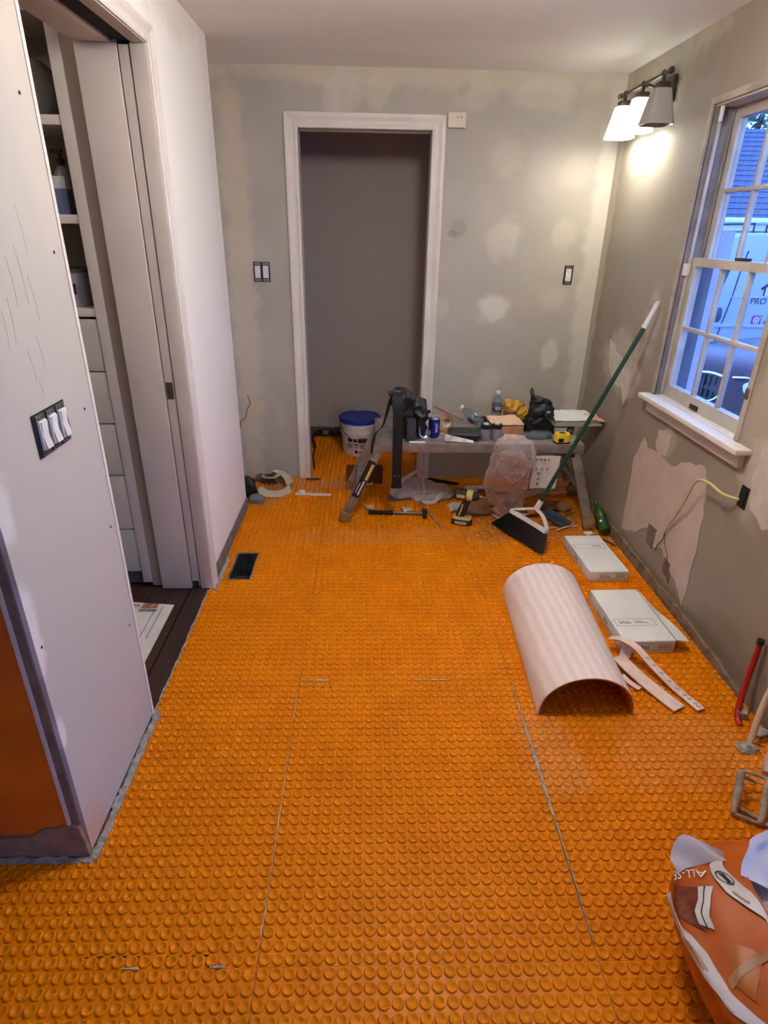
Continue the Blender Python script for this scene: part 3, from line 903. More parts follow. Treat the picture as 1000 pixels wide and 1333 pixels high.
# ------------------------------------------------------------------ wall devices
m_blk = M('black_plastic', (26, 25, 25), 0.5)
m_wht = M('white_switch_plastic', (226, 224, 220), 0.3)
m_met = M('bare_metal_strap', (150, 146, 142), 0.4, 0.9)
def device_box(name, label, cat, loc, rot, n, w, h, rocker=True, pitch=None):
    """local: x right along wall, z up, y = out of the wall (negative = into the room)"""
    t = thing(name, label, cat, loc, rot)
    MB().box(-w / 2, w / 2, -0.0035, -0.0004, -h / 2, h / 2).build('box_opening', m_blk, t, bevel=0.001)
    pitch = pitch or w / n
    for i in range(n):
        x = (i - (n - 1) / 2) * pitch
        for s in (-1, 1):
            y = MB()
            y.box(x - 0.019, x + 0.019, -0.0065, -0.0037, s * (h / 2 - 0.011) - 0.008, s * (h / 2 - 0.011) + 0.008)
            y.lathe([(0.004, 0), (0.004, 0.003)], 8, frame((x - 0.008, -0.0065, s * (h / 2 - 0.011)), (1, 0, 0), (0, 0, 1)))
            y.lathe([(0.004, 0), (0.004, 0.003)], 8, frame((x + 0.008, -0.0065, s * (h / 2 - 0.011)), (1, 0, 0), (0, 0, 1)))
            y.build('mounting_strap', m_met, t)
        b = MB().box(x - 0.0165, x + 0.0165, -0.011, -0.0037, -0.034, 0.034)
        if rocker:
            bo = b.build('switch_body', m_wht, t, bevel=0.002)
            MB().prism([(-.031, .0113), (.031, .0113), (.031, .0145), (0.0, .0118), (-.031, .0175)], x - .013, x + .013, lambda a, c, d: (d, -c, a)).build('rocker', m_wht, bo, bevel=0.0008)
        else:
            bo = b.build('receptacle_body', m_wht, t, bevel=0.003)
            for zc in (-0.019, 0.019):
                s = MB().box(x - .0075, x - .005, -.0116, -.0111, zc, zc + .008).box(x + .005, x + .0075, -.0116, -.0111, zc, zc + .007).box(x - .0025, x + .0025, -.0116, -.0111, zc - .009, zc - .005)
                s.build('socket_slots', m_blk, bo)
    return t
device_box('double_light_switch', 'pair of white rocker switches without cover left of closet doorway', 'light switch', (-0.629, YB - 0.0005, 1.325), (0, 0, 0), 2, 0.098, 0.112, pitch=0.048)
device_box('wall_outlet', 'white duplex outlet without cover on the back wall', 'outlet', (1.222, YB - 0.0005, 1.335), (0, 0, 0), 1, 0.054, 0.108, rocker=False)
device_box('triple_light_switch', 'three white rocker switches without cover on near partition wall', 'light switch', (XP + 0.0008, 1.385, 1.125), (0, 0, PI / 2), 3, 0.152, 0.100, pitch=0.048)
ch = thing('door_chime', 'small cream chime box on wall beside closet door casing', 'wall box', (0.488, YB - 0.0005, 2.113))
MB().box(-0.049, 0.049, -0.030, 0, -0.036, 0.036).build('cover', M('cream_plastic', (214, 204, 188), 0.45), ch, bevel=0.004)
for x in (0.002, 0.022):
    MB().lathe([(0.0035, 0), (0.0035, 0.0006)], 8, frame((x, -0.0302, 0.012), (1, 0, 0), (0, 0, 1))).build('sound_hole', m_dark, ch)

# right wall: box with loose cable
jb = thing('junction_box', 'black junction box cut into right wall holding loose cable', 'electrical box', (XR - 0.0005, 2.005, 0.685), (0, 0, -PI / 2))
MB().box(-0.024, 0.024, -0.004, 0, -0.042, 0.042).build('box_opening', m_blk, jb, bevel=0.001)
MB().box(-0.018, 0.018, -0.008, -0.0045, -0.03, 0.03).build('box_interior', m_dark, jb)
cable = thing('electrical_cable', 'pale yellow electrical cable hanging from black box on right wall', 'cable')
CP = bez([(XR - 0.012, 2.01, 0.672), (XR - 0.05, 2.06, 0.675), (XR - 0.06, 2.14, 0.685), (XR - 0.055, 2.235, 0.655), (XR - 0.05, 2.285, 0.56), (XR - 0.03, 2.36, 0.45), (XR - 0.02, 2.42, 0.37), (XR - 0.015, 2.45, 0.315)], 8)
MB().tube(CP, 0.0055, 8).build('sheath', M('yellowed_cable_sheath', (196, 176, 120), 0.5), cable, smooth=40)
MB().tube(bez([CP[-1], (XR - 0.014, 2.455, 0.27), (XR - 0.012, 2.49, 0.225), (XR - 0.012, 2.50, 0.19)], 5), 0.0022, 6).build('conductor', m_blk, cable)
MB().tube(bez([CP[-1], (XR - 0.012, 2.43, 0.26), (XR - 0.010, 2.385, 0.21), (XR - 0.010, 2.365, 0.13)], 5), 0.0018, 6).build('conductor', M('thin_brown_conductor', (110, 84, 64), 0.6), cable)

# ------------------------------------------------------------------ vanity light
vl = thing('vanity_light', 'three-shade wall lamp with two lit shades above the window corner', 'wall lamp', (XR - 0.0005, 3.35, 2.17))
m_nick = M('dark_brushed_nickel', (96, 88, 80), 0.35, 0.9)
MB().box(-0.022, 0, -0.10, 0.10, -0.055, 0.055).build('wall_plate', m_nick, vl, bevel=0.006)
MB().tube([(-0.115, -0.27, 0.028), (-0.115, 0.27, 0.028)], 0.0085, 10).build('crossbar', m_nick, vl, smooth=40)
MB().tube(bez([(-0.02, 0, 0.0), (-0.07, 0, 0.02), (-0.115, 0, 0.028)], 5), 0.008, 8).build('arm', m_nick, vl, smooth=40)
for s in (-1, 1):
    MB().lathe([(0.009, 0), (0.014, 0.004), (0.014, 0.018), (0.007, 0.026)], 12, frame((-0.115, s * 0.268, 0.028), (0, 0, 1), (1, 0, 0)) if s > 0 else frame((-0.115, s * 0.268, 0.028), (1, 0, 0), (0, 0, 1))).build('finial', m_nick, vl, smooth=40)
tl = NT('lit_frosted_glass')
tl.b.inputs['Base Color'].default_value = (0.9, 0.88, 0.82, 1); tl.b.inputs['Roughness'].default_value = 0.4
tl.b.inputs['Emission Color'].default_value = (1.0, 0.99, 0.90, 1); tl.b.inputs['Emission Strength'].default_value = SHADE_GLOW
m_lit = tl.m
tu = NT('unlit_frosted_glass')
tu.b.inputs['Base Color'].default_value = lin((158, 150, 143)); tu.b.inputs['Roughness'].default_value = 0.35
m_unlit = tu.m
def shade_rings(h, bt, bb, n=28, e=5):
    return [superring(0, 0, 0, bt, bt, n, e), superring(0, 0, -h * .5, (bt + bb) / 2, (bt + bb) / 2, n, e), superring(0, 0, -h, bb, bb, n, e)]
for k, yy in enumerate((-0.215, 0.0, 0.215)):
    lit = k > 0
    MB().lathe([(0.012, 0), (0.012, 0.012), (0.006, 0.02)], 12, Matrix.Translation((-0.115, yy, 0.022))).build('bar_knob', m_nick, vl, smooth=40)
    MB().box(-0.115 - 0.026, -0.115 + 0.026, yy - 0.026, yy + 0.026, -0.028, -0.002).build('shade_holder', m_nick, vl, bevel=0.004)
    MB().tube([(-0.115, yy, -0.004), (-0.115, yy, 0.02)], 0.009, 8).build('stem', m_nick, vl)
    mb = MB()
    out = shade_rings(0.135, 0.036, 0.066)
    inn = shade_rings(0.135, 0.032, 0.062)
    mt = Matrix.Translation((-0.115, yy, -0.027))
    mb.loft([[mt @ p for p in r] for r in out] + [[mt @ p for p in r] for r in reversed(inn)])
    sh = mb.build('lamp_shade', m_lit if lit else m_unlit, vl, smooth=50)
    plabel(sh, 'glowing white glass shade' if lit else 'unlit grey-white glass shade')
    te = NT('bulb_glow' if lit else 'dead_bulb')
    te.b.inputs['Base Color'].default_value = (0.9, 0.9, 0.88, 1)
    if lit:
        te.b.inputs['Emission Color'].default_value = (1, 0.9, 0.75, 1); te.b.inputs['Emission Strength'].default_value = 12
    MB().lathe([(0.0, -0.075), (0.016, -0.07), (0.026, -0.05), (0.022, -0.03), (0.012, -0.012), (0.012, 0.0)], 14, Matrix.Translation((-0.115, yy, -0.032))).build('bulb', te.m, sh, smooth=60)
    if lit:
        ld = bpy.data.lights.new('bulb_light', 'POINT'); ld.energy = LAMP_POWER; ld.color = (1.0, 0.99, 0.90); ld.shadow_soft_size = 0.03
        lo = bpy.data.objects.new('bulb_light', ld); COL.objects.link(lo); lo.parent = vl; lo.location = (-0.115, yy, -0.155)

# added globe fill light, unseen above the picture's upper edge
rl = thing('ceiling_fill_light', 'added globe fill light under the ceiling, out of view', 'fill lamp', (0.35, 1.75, ZC - 0.0005))
MB().lathe([(0.03, -0.06), (0.03, -0.02), (0.065, -0.015), (0.07, -0.001)], 24).build('fill_lamp_base_ring', m_nick, rl, smooth=40)
tlr = NT('fill_globe_glass'); tlr.b.inputs['Base Color'].default_value = (0.9, 0.88, 0.84, 1)
tlr.b.inputs['Emission Color'].default_value = (1.0, 0.96, 0.91, 1); tlr.b.inputs['Emission Strength'].default_value = CEILING_FILL
MB().lathe([(0.105 * math.sin(PI * k / 14), -0.160 - 0.105 * math.cos(PI * k / 14)) for k in range(14)], 24).build('fill_lamp_globe', tlr.m, rl, smooth=60)

hl_ = thing('hall_fill_light', 'added flush fill light in the hall, out of view', 'fill lamp', (-1.5, 1.75, ZC - 0.0005))  # added light, unseen, to brighten the hall
MB().lathe([(0.10, -0.02), (0.11, -0.015), (0.11, -0.001)], 24).build('fill_lamp_base_ring', m_nick, hl_, smooth=40)
tlh = NT('hall_fill_glass'); tlh.b.inputs['Base Color'].default_value = (0.9, 0.88, 0.84, 1)
tlh.b.inputs['Emission Color'].default_value = (1.0, 0.90, 0.80, 1); tlh.b.inputs['Emission Strength'].default_value = HALL_FILL
MB().lathe([(0.0, -0.06), (0.05, -0.055), (0.08, -0.04), (0.095, -0.021)], 24).build('fill_lamp_dome', tlh.m, hl_, smooth=60)

# ------------------------------------------------------------------ pantry cabinet in the hall
m_cab = M('grey_cream_cabinet_paint', (190, 180, 166), 0.5, var=(182, 172, 158), nscale=4)
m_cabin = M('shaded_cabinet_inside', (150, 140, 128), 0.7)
cab = thing('pantry_cabinet', 'tall pale built-in cabinet with open shelves above flat drawers', 'cabinet', (-1.02, 2.48, 0))
MB().box(-0.042, 0.0, 0.0, 0.022, 0.02, ZC - 0.002).build('stile', m_trim2, cab, bevel=0.002)
MB().box(0.0005, 0.049, 0.004, 0.03, 0.0, ZC - 0.002).build('shadow_gap_strip', M('beige_gap_shade', (168, 152, 134), 0.7), cab)  # shadow gap beside the stile, painted as a darker strip
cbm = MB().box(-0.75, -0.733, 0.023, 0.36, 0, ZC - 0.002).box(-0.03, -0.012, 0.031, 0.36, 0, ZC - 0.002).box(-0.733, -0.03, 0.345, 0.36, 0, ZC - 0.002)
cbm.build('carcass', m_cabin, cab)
SH = (1.235, 1.565, 1.875, 2.19)
for z in SH:
    MB().box(-0.732, -0.031, 0.004, 0.344, z, z + 0.03).build('shelf', m_trim2, cab, bevel=0.002)
zz = [0.075, 0.30, 0.565, 0.80, 1.02, 1.228]
for i in range(5):
    MB().box(-0.73, -0.044, 0.004, 0.022, zz[i] + 0.003, zz[i + 1] - 0.003).build('drawer_front', m_cab, cab, bevel=0.002)
MB().box(-0.73, 0.0, 0.03, 0.05, 0.0, 0.072).build('toe_kick', M('grey_toe_kick', (104, 96, 90), 0.7), cab)
# what stands on the shelves
def shelf_loc(x, y, i):
    return (-1.02 + x, 2.48 + y, SH[i] + 0.0302)
b = thing('pump_bottle', 'clear bottle with black pump cap on pantry shelf', 'bottle', shelf_loc(-0.125, 0.13, 1))
MB().lathe([(0.03, 0), (0.033, 0.01), (0.033, 0.13), (0.02, 0.155), (0.012, 0.165)], 16).build('body', M('cloudy_plastic', (128, 128, 130), 0.3), b, smooth=40)
MB().lathe([(0.014, 0.1655), (0.016, 0.185), (0.008, 0.19), (0.008, 0.205)], 12).box(-0.03, 0.01, -0.008, 0.008, 0.2055, 0.218).build('pump_head', m_blk, b)
bb_ = thing('blue_carton', 'small blue and white carton on pantry shelf in front of bottle', 'carton', shelf_loc(-0.10, 0.055, 1))
MB().box(-0.03, 0.02, -0.025, 0.02, 0, 0.085).build('body', M('slate_blue_card', (92, 100, 128), 0.6), bb_, bevel=0.001)
MB().box(-0.0301, 0.0201, -0.0252, 0.0202, 0.0852, 0.125).build('white_top', M('white_card', (196, 194, 192), 0.6), bb_, bevel=0.001)
st = thing('towel_stack', 'folded grey towels stacked on middle pantry shelf', 'towels', shelf_loc(-0.23, 0.20, 1))
for k in range(3):
    MB().loft([superring(0, 0, z, 0.06, 0.085, 20, 4) for z in (k * .045 + .008, k * .045 + .046)]).crumple(0.003, 14, k).build('towel', M('grey_towel', (140, 136, 134), 0.9, bump=0.3), st, bevel=0.01)
bk = thing('storage_basket', 'pale printed storage tub on lowest pantry shelf', 'basket', shelf_loc(-0.17, 0.12, 0))
MB().loft([superring(0, 0, 0, 0.085, 0.08, 24, 4), superring(0, 0, 0.13, 0.10, 0.095, 24, 4)]).build('tub', M('pale_tub', (150, 144, 140), 0.6), bk, smooth=50)
MB().loft([superring(0, 0, 0.1305, 0.104, 0.099, 24, 4), superring(0, 0, 0.142, 0.104, 0.099, 24, 4)]).build('lid', M('dark_green_lid', (60, 62, 50), 0.6), bk, smooth=50)
for k in range(4):
    MB().box(-0.06 + k * .035, -0.045 + k * .035, -0.0955, -0.0925, 0.04 + .01 * (k % 2), 0.09).build('printed_mark', m_blk, bk)
sk = thing('paper_sack', 'rumpled grey sack lying on upper pantry shelf', 'sack', shelf_loc(-0.18, 0.14, 2))
MB().loft([superring(0, 0, 0.0, 0.09, 0.09, 24, 3), superring(0, 0, 0.05, 0.12, 0.10, 24, 3), superring(0.01, 0, 0.12, 0.10, 0.08, 24, 3), superring(0.02, 0, 0.17, 0.04, 0.05, 24, 3)]).crumple(0.018, 14, 4, 0.0).build('sack_body', M('grey_sack_cloth', (118, 112, 104), 0.9), sk, smooth=50)

# newspapers on the hall floor
m_news = M('newsprint', (214, 208, 202), 0.8, var=(204, 198, 190), nscale=10)
m_ink = M('newsprint_ink', (120, 112, 108), 0.8)
m_pic = M('newsprint_picture', (176, 116, 84), 0.8, var=(120, 80, 60), nscale=60)
nw = thing('newspaper', 'printed newspaper sheets spread on dark hall floorboards', 'newspaper', (-1.0, 2.15, 0.0005))
MB().sheet(lambda u, v: (-0.13 + 0.26 * u, -0.22 + 0.41 * v - 0.03 * u, 0.0035 + 0.0025 * noise.noise(Vector((u * 3, v * 4, 0)))), 8, 10, 0.0012).build('sheet', m_news, nw)
MB().sheet(lambda u, v: (-0.16 + 0.24 * u, -0.23 + 0.35 * v + 0.02 * u, 0.0085 + 0.0025 * noise.noise(Vector((u * 3, v * 4, 5)))), 8, 10, 0.0012).build('sheet', m_news, nw)
for (x, y, w, h, m) in ((0.03, 0.14, .07, .035, m_pic), (-0.06, 0.03, .06, .03, m_pic), (-0.05, 0.15, .07, .004, m_ink), (-0.05, 0.14, .07, .004, m_ink), (0.03, 0.11, .08, .004, m_ink), (0.03, 0.10, .08, .004, m_ink), (0.09, 0.02, .003, .24, m_ink), (0.06, -0.02, .003, .24, m_ink), (0.0, 0.0, .05, .004, m_ink), (0.0, -0.01, .05, .004, m_ink), (0.0, -0.02, .05, .004, m_ink)):
    MB().box(x - w / 2, x + w / 2, y - h / 2, y + h / 2, 0.0125, 0.0135).build('printed_block', m, nw)
# ------------------------------------------------------------------ outside the window
GZ = -0.75
struct(MB().box(1.62, 40, -12, 45, GZ - 0.05, GZ).build('ground', M('wet_asphalt', (70, 74, 84), 0.6, var=(56, 60, 70), nscale=3, bump=0.2, bscale=60)))
# neighbouring house
nh = thing('neighbour_house', 'low pale house with shingled roof and garage behind the van', 'house', (5.0, 16.0, GZ))
m_siding = M('white_siding', (214, 220, 226), 0.7)
m_shin = M('slate_grey_shingle', (92, 98, 116), 0.85, var=(72, 78, 96), nscale=18, bump=0.3)
MB().box(0, 11, 0, 7, 0, 2.62).build('wall', m_siding, nh)
for k in range(9):
    MB().box(0, 11, -0.03, -0.002, 0.12 + k * 0.27, 0.12 + k * 0.27 + 0.255).build('siding_board', m_siding, nh)
rp = [(-0.5, 2.64), (3.5, 5.05), (7.5, 2.64)]
MB().prism(rp, -0.4, 11.4, lambda a, b, d: (d, a, b)).build('roof', M('roof_deck', (80, 84, 98), 0.9), nh)
for k in range(18):
    t0, t1 = k / 18, (k + 1.25) / 18
    a = Vector((0, -0.5 + 4.0 * t0, 2.65 + 2.41 * t0)); b = Vector((0, min(-0.5 + 4.0 * t1, 3.5), min(2.65 + 2.41 * t1, 5.06)))
    n_ = Vector((0, -0.516, 0.857))
    MB().add([(-0.4, *(a + n_ * .03)[1:]), (11.4, *(a + n_ * .03)[1:]), (11.4, *(b + n_ * .005)[1:]), (-0.4, *(b + n_ * .005)[1:]), (-0.4, *(a)[1:]), (11.4, *(a)[1:])], [(0, 1, 2, 3), (4, 5, 1, 0)]).build('shingle_course', m_shin, nh)
MB().tube([(-0.5, -0.58, 2.66), (11.5, -0.58, 2.66)], 0.07, 8).build('gutter', M('bright_white_gutter', (235, 240, 245), 0.4), nh)
MB().box(-0.4, 11.4, -0.52, -0.49, 2.45, 2.64).build('fascia', m_siding, nh)
gd = MB().box(2.0, 4.8, -0.10, -0.035, 0.02, 2.1).build('garage_door', m_siding, nh)
for k in range(4):
    for j in range(4):
        MB().box(2.06 + j * 0.69, 2.06 + j * 0.69 + 0.6, -0.13, -0.101, 0.06 + k * 0.51, 0.06 + k * 0.51 + 0.44).build('door_panel', m_siding, gd)
# tree behind it
tr = thing('garden_tree', 'leafy green tree behind the shingled roof', 'tree', (13.6, 24.5, GZ))
MB().tube(bez([(0, 0, 0), (0.1, 0, 2), (0.0, 0.1, 4.5), (0.2, 0, 6.2)], 5), [0.2 - 0.007 * i for i in range(16)], 10).build('trunk', M('bark', (70, 62, 54), 0.9, bump=0.4), tr, smooth=50)
lf = MB(); rr = random.Random(3)
for i in range(2600):
    d = Vector((rr.gauss(0, 1), rr.gauss(0, 1), rr.gauss(0, 1))).normalized() * (rr.random() ** 0.4)
    c = Vector((d.x * 2.3, d.y * 2.2, 6.6 + d.z * 1.9))
    a = Vector((rr.gauss(0, 1), rr.gauss(0, 1), rr.gauss(0, 1))).normalized(); b = a.orthogonal().normalized()
    s = rr.uniform(.07, .14)
    lf.add([c - a * s, c + b * s * .5, c + a * s, c - b * s * .5], [(0, 1, 2, 3)])
lo_ = lf.build('foliage', M('dull_leaf_green', (86, 112, 84), 0.7, var=(60, 84, 62), nscale=3), tr); lo_['kind'] = 'stuff'

# white van, side on
van = thing('delivery_van', 'white lettered van parked side-on beyond the window', 'van', (4.2, 11.0, GZ))
m_van = M('white_van_paint', (170, 178, 186), 0.25)
m_gdark = M('dark_vehicle_glass', (30, 36, 48), 0.08)
prof = [(0.05, 0.35), (0.0, 0.75), (0.10, 1.02), (0.95, 1.28), (1.55, 2.10), (1.80, 2.30), (2.3, 2.38), (5.4, 2.38), (5.55, 2.2), (5.6, 0.4), (5.5, 0.33), (4.75, 0.33), (4.6, 0.62), (4.3, 0.76), (4.0, 0.62), (3.85, 0.33), (1.45, 0.33), (1.32, 0.6), (1.0, 0.76), (0.68, 0.6), (0.52, 0.33)]
vb = MB().prism(prof, 0.0, 1.9, lambda a, b, d: (a, d, b)).build('body', m_van, van, bevel=0.05, segs=3)
MB().prism([(1.02, 1.25), (1.75, 1.20), (1.90, 1.28), (2.00, 1.45), (2.10, 1.88), (1.60, 1.98), (1.45, 1.86)], -0.012, 0.02, lambda a, b, d: (a, d, b)).build('cab_window', m_gdark, van, bevel=0.006)
MB().tube(bez([(2.32, -0.004, 2.1), (2.27, -0.004, 1.8), (2.22, -0.004, 1.3), (2.14, -0.004, 0.8), (2.10, -0.004, 0.45)], 6), 0.010, 6).build('door_seam', m_blk, van)
MB().prism([(1.94, 1.02), (1.96, .93), (2.09, .93), (2.12, 1.0), (2.11, 1.14), (2.08, 1.18), (1.98, 1.18)], -0.014, 0.0, lambda a, b, d: (a, d, b)).build('fuel_flap', M('dark_blue_grey_plastic', (60, 70, 92), 0.5), van, bevel=0.008)
MB().box(1.2, 5.55, -0.022, 0.0, 0.84, 0.90).build('side_rail', m_van, van, bevel=0.008)
MB().box(2.2, 5.5, -0.012, 0.0, 1.34, 1.37).build('body_line', m_van, van, bevel=0.004)
m_tyre = M('tyre_rubber', (24, 24, 26), 0.85); m_rim = M('grey_wheel_rim', (130, 134, 140), 0.4, 0.7)
for x in (1.0, 4.3):
    w = MB().lathe([(0.18, -0.02), (0.30, -0.02), (0.34, 0.02), (0.34, 0.18), (0.30, 0.2), (0.18, 0.2)], 24, frame((x, 0.22, 0.345), (1, 0, 0), (0, 0, 1))).build('tyre', m_tyre, van, smooth=40)
    MB().lathe([(0.0, 0.0), (0.06, 0.02), (0.185, 0.0), (0.185, 0.18)], 20, frame((x, 0.22, 0.345), (1, 0, 0), (0, 0, 1))).build('wheel_rim', m_rim, w, smooth=40)
for x in (2.4, 3.6, 4.9):
    MB().tube([(x, 0.15, 2.38), (x, 0.15, 2.52), (x, 1.75, 2.52), (x, 1.75, 2.38)], 0.02, 6).build('roof_rack', m_blk, van)
m_navy = M('navy_lettering', (34, 40, 66), 0.5)
FV = lambda x, z: frame((x, -0.004, z), (1, 0, 0), (0, 0, 1))
text_mesh('lettering', 'PRO', 0.15, m_navy, van, FV(2.72, 1.285), 0.002)
text_mesh('lettering', 'go', 0.13, m_navy, van, FV(2.97, 0.94), 0.002)
hl = MB()
hl.add([(2.70, -.004, 1.50), (2.90, -.004, 1.66), (3.10, -.004, 1.50), (3.06, -.004, 1.47), (2.90, -.004, 1.60), (2.74, -.004, 1.47)], [(0, 1, 4, 5), (1, 2, 3, 4)])
hl.add([(2.77, -.004, 1.38), (2.80, -.004, 1.38), (2.80, -.004, 1.53), (2.77, -.004, 1.51)], [(0, 1, 2, 3)])
hl.add([(3.00, -.004, 1.38), (3.03, -.004, 1.38), (3.03, -.004, 1.51), (3.00, -.004, 1.53)], [(0, 1, 2, 3)])
hl.build('house_emblem', m_navy, van)
MB().prism([(2.80, 1.385), (3.0, 1.385), (3.0, 1.50), (2.90, 1.58), (2.80, 1.50)], -0.003, 0.0, lambda a, b, d: (a, d, b)).build('emblem_fill', M('pale_yellow_print', (214, 206, 150), 0.5), van)
ig = MB().box(2.68, 2.86, -0.004, 0.0, 0.88, 1.05).build('square_emblem', M('magenta_violet_print', (150, 70, 130), 0.5), van, bevel=0.02)
rg = MB()
for k in range(20):
    a0, a1 = 2 * PI * k / 20, 2 * PI * (k + 1) / 20
    rg.add([(2.77 + r * math.cos(a), -0.0065, 0.965 + r * math.sin(a)) for r, a in ((.038, a0), (.054, a0), (.054, a1), (.038, a1))], [(0, 1, 2, 3)])
rg.add([(2.77 + r * math.cos(a), -0.0065, 0.965 + r * math.sin(a)) for r, a in ((.018, 2 * PI * k / 10) for k in range(10))], [tuple(range(10))])
rg.add([(2.82, -.0065, 1.005), (2.84, -.0065, 1.005), (2.84, -.0065, 1.025), (2.82, -.0065, 1.025)], [(0, 1, 2, 3)])
rg.build('lens_mark', M('white_print', (235, 235, 240), 0.5), ig)

# dark car in front of it, nose towards the window
car = thing('parked_car', 'dark glossy car with chrome twin grille in front of white van', 'car', (3.50, 6.25, GZ + 0.10), (0, 0, math.radians(16)))
m_car = M('dark_wine_car_paint', (52, 22, 36), 0.2, spec=0.4)
m_chr = M('chrome', (225, 228, 232), 0.12, 1.0)
# local: x along the car from nose (0) to tail, y across, z up
st_ = [(0.0, .66, .42, .80), (0.06, .80, .30, .98), (0.25, .88, .24, 1.08), (0.7, .90, .22, 1.14), (1.65, .90, .22, 1.18), (2.25, .86, .22, 1.52), (2.8, .82, .22, 1.60), (3.7, .82, .22, 1.56), (4.4, .84, .24, 1.2), (4.7, .78, .34, 1.1), (4.78, .66, .45, .95)]
rings = []
for x, hw, zl, zh in st_:
    r = []
    for k in range(28):
        t = 2 * PI * k / 28
        c, s = math.cos(t), math.sin(t)
        r.append(Vector((x - (0.08 if x < .1 else 0) * (1 - abs(c)), hw * math.copysign(abs(c) ** .5, c), (zl + zh) / 2 + (zh - zl) / 2 * math.copysign(abs(s) ** .55, s))))
    rings.append(r)
MB().loft(rings).build('body', m_car, car, smooth=60)
MB().sheet(lambda u, v: (1.70 + 0.52 * v, (-0.72 + 1.44 * u) * (1 - .12 * v), 1.205 + 0.33 * v + 0.02 * math.sin(PI * u)), 8, 4, 0.01).build('windscreen', m_gdark, car, smooth=60)
for s in (-1, 1):
    P = [(-.085, s * .05, .84), (-.09, s * .07, .93), (-.04, s * .22, .955), (0.0, s * .38, .92), (-.02, s * .40, .84), (-.055, s * .30, .70), (-.09, s * .12, .68), (-.085, s * .05, .84)]
    MB().tube(bez(P, 5), 0.013, 7).build('grille_rim', m_chr, car, smooth=50)
    MB().prism([(p[1], p[2]) for p in P[:-1]], -0.075, 0.03, lambda a, b, d: (d + abs(a) * .12, a, b)).build('grille_mesh', M('black_grille', (22, 24, 30), 0.4), car)
    for k in range(5):
        MB().bar((-.078 + .01 * k, s * (.10 + .06 * k), .71), (-.078 + .01 * k, s * (.10 + .06 * k), .93), .012, .012).build('grille_bar', m_blk, car)
    MB().lathe([(0.0, .03), (.06, .022), (.09, 0.0)], 16, frame((0.03, s * .60, .86), (0, 1, 0), (0, 0, 1)) @ Matrix.Rotation(PI, 4, 'X')).build('headlamp', M('lamp_glass', (190, 205, 225), 0.08), car, smooth=50)
    MB().tube(bez([(-.02, s * .45, .96), (.02, s * .6, .98), (.12, s * .78, .96)], 5), .01, 6).build('lamp_trim', m_chr, car)
    for x in (.88, 3.75):
        w = MB().lathe([(.19, -.1), (.29, -.1), (.32, -.06), (.32, .06), (.29, .1), (.19, .1)], 22, frame((x, s * .80, .325), (1, 0, 0), (0, 0, 1))).build('tyre', m_tyre, car, smooth=40)
        MB().lathe([(.0, -.085), (.19, -.08), (.19, .08), (0, .085)], 18, frame((x, s * .80, .325), (1, 0, 0), (0, 0, 1))).build('wheel_rim', m_rim, w, smooth=40)
MB().tube([(0.4, -.3, 1.115), (1.1, -.36, 1.18)], .008, 6).build('bonnet_crease', m_car, car)
MB().box(-.06, .02, -.26, .26, .52, .62).build('number_plate_holder', m_blk, car, bevel=.006)
bd = tag(MB().box(2.44, 2.60, 4.6, 4.63, GZ, 1.60).build('reflection_panel', M('lilac_reflection', (176, 164, 206), 0.7, bump=0.05)), 'pale purple panel standing in for a reflection in the window', 'reflection stand-in')  # solid stand-in for the partition's reflection in the window glass
# ------------------------------------------------------------------ work platform and what lies on it
m_alu = M('scuffed_aluminium', (176, 170, 164), 0.42, 0.55, var=(150, 142, 134), nscale=14, bump=0.08, bscale=40)
m_alu2 = M('dusty_aluminium_side', (150, 140, 130), 0.5, 0.4, var=(128, 116, 104), nscale=20)
m_yel = M('tool_yellow', (232, 190, 40), 0.45)
m_tan = M('worn_tan_rubber', (150, 122, 74), 0.8, var=(120, 98, 64), nscale=30)
m_white = M('matte_white', (226, 222, 216), 0.6)
m_blk = M('black_plastic', (26, 25, 25), 0.5)
ZT = 0.49
wp_ = thing('work_platform', 'aluminium folding work platform cluttered with tools before back wall', 'work platform', (0.64, 3.42, ZF))
ox, oy = 0.64, 3.42
def L(x, y, z=0.0):
    return (x - ox, y - oy, z - ZF)
X0, X1, Y0, Y1 = 0.055, 1.225, 3.17, 3.68
for i in range(5):                       # deck planks
    a = Y0 + 0.012 + i * (Y1 - Y0 - 0.024) / 5
    b = a + (Y1 - Y0 - 0.024) / 5 - 0.003
    p, q = L(X0 + 0.02, a, ZT - 0.014), L(X1 - 0.02, b, ZT)
    MB().box(p[0], q[0], p[1], q[1], p[2], q[2]).build('deck_plank', m_alu, wp_, bevel=0.002)
for a, b in ((Y0, Y0 + 0.0115), (Y1 - 0.0115, Y1)):
    p, q = L(X0, a, ZT - 0.05), L(X1, b, ZT + 0.001)
    MB().box(p[0], q[0], p[1], q[1], p[2], q[2]).build('side_rail', m_alu2, wp_, bevel=0.002)
for a, b in ((X0 - 0.002, X0 + 0.0195), (X1 - 0.0195, X1 + 0.002)):
    p, q = L(a, Y0 + 0.0125, ZT - 0.05), L(b, Y1 - 0.0125, ZT + 0.001)
    MB().box(p[0], q[0], p[1], q[1], p[2], q[2]).build('end_rail', m_alu2, wp_, bevel=0.002)
LEGS = [((0.075, 3.19, ZT - 0.02), (-0.118, 3.185, ZF + 0.04)), ((0.075, 3.66, ZT - 0.052), (-0.098, 3.675, ZF + 0.04)), ((1.185, 3.19, ZT - 0.052), (1.288, 3.10, ZF + 0.04)), ((1.185, 3.66, ZT - 0.052), (1.345, 3.60, ZF + 0.04))]
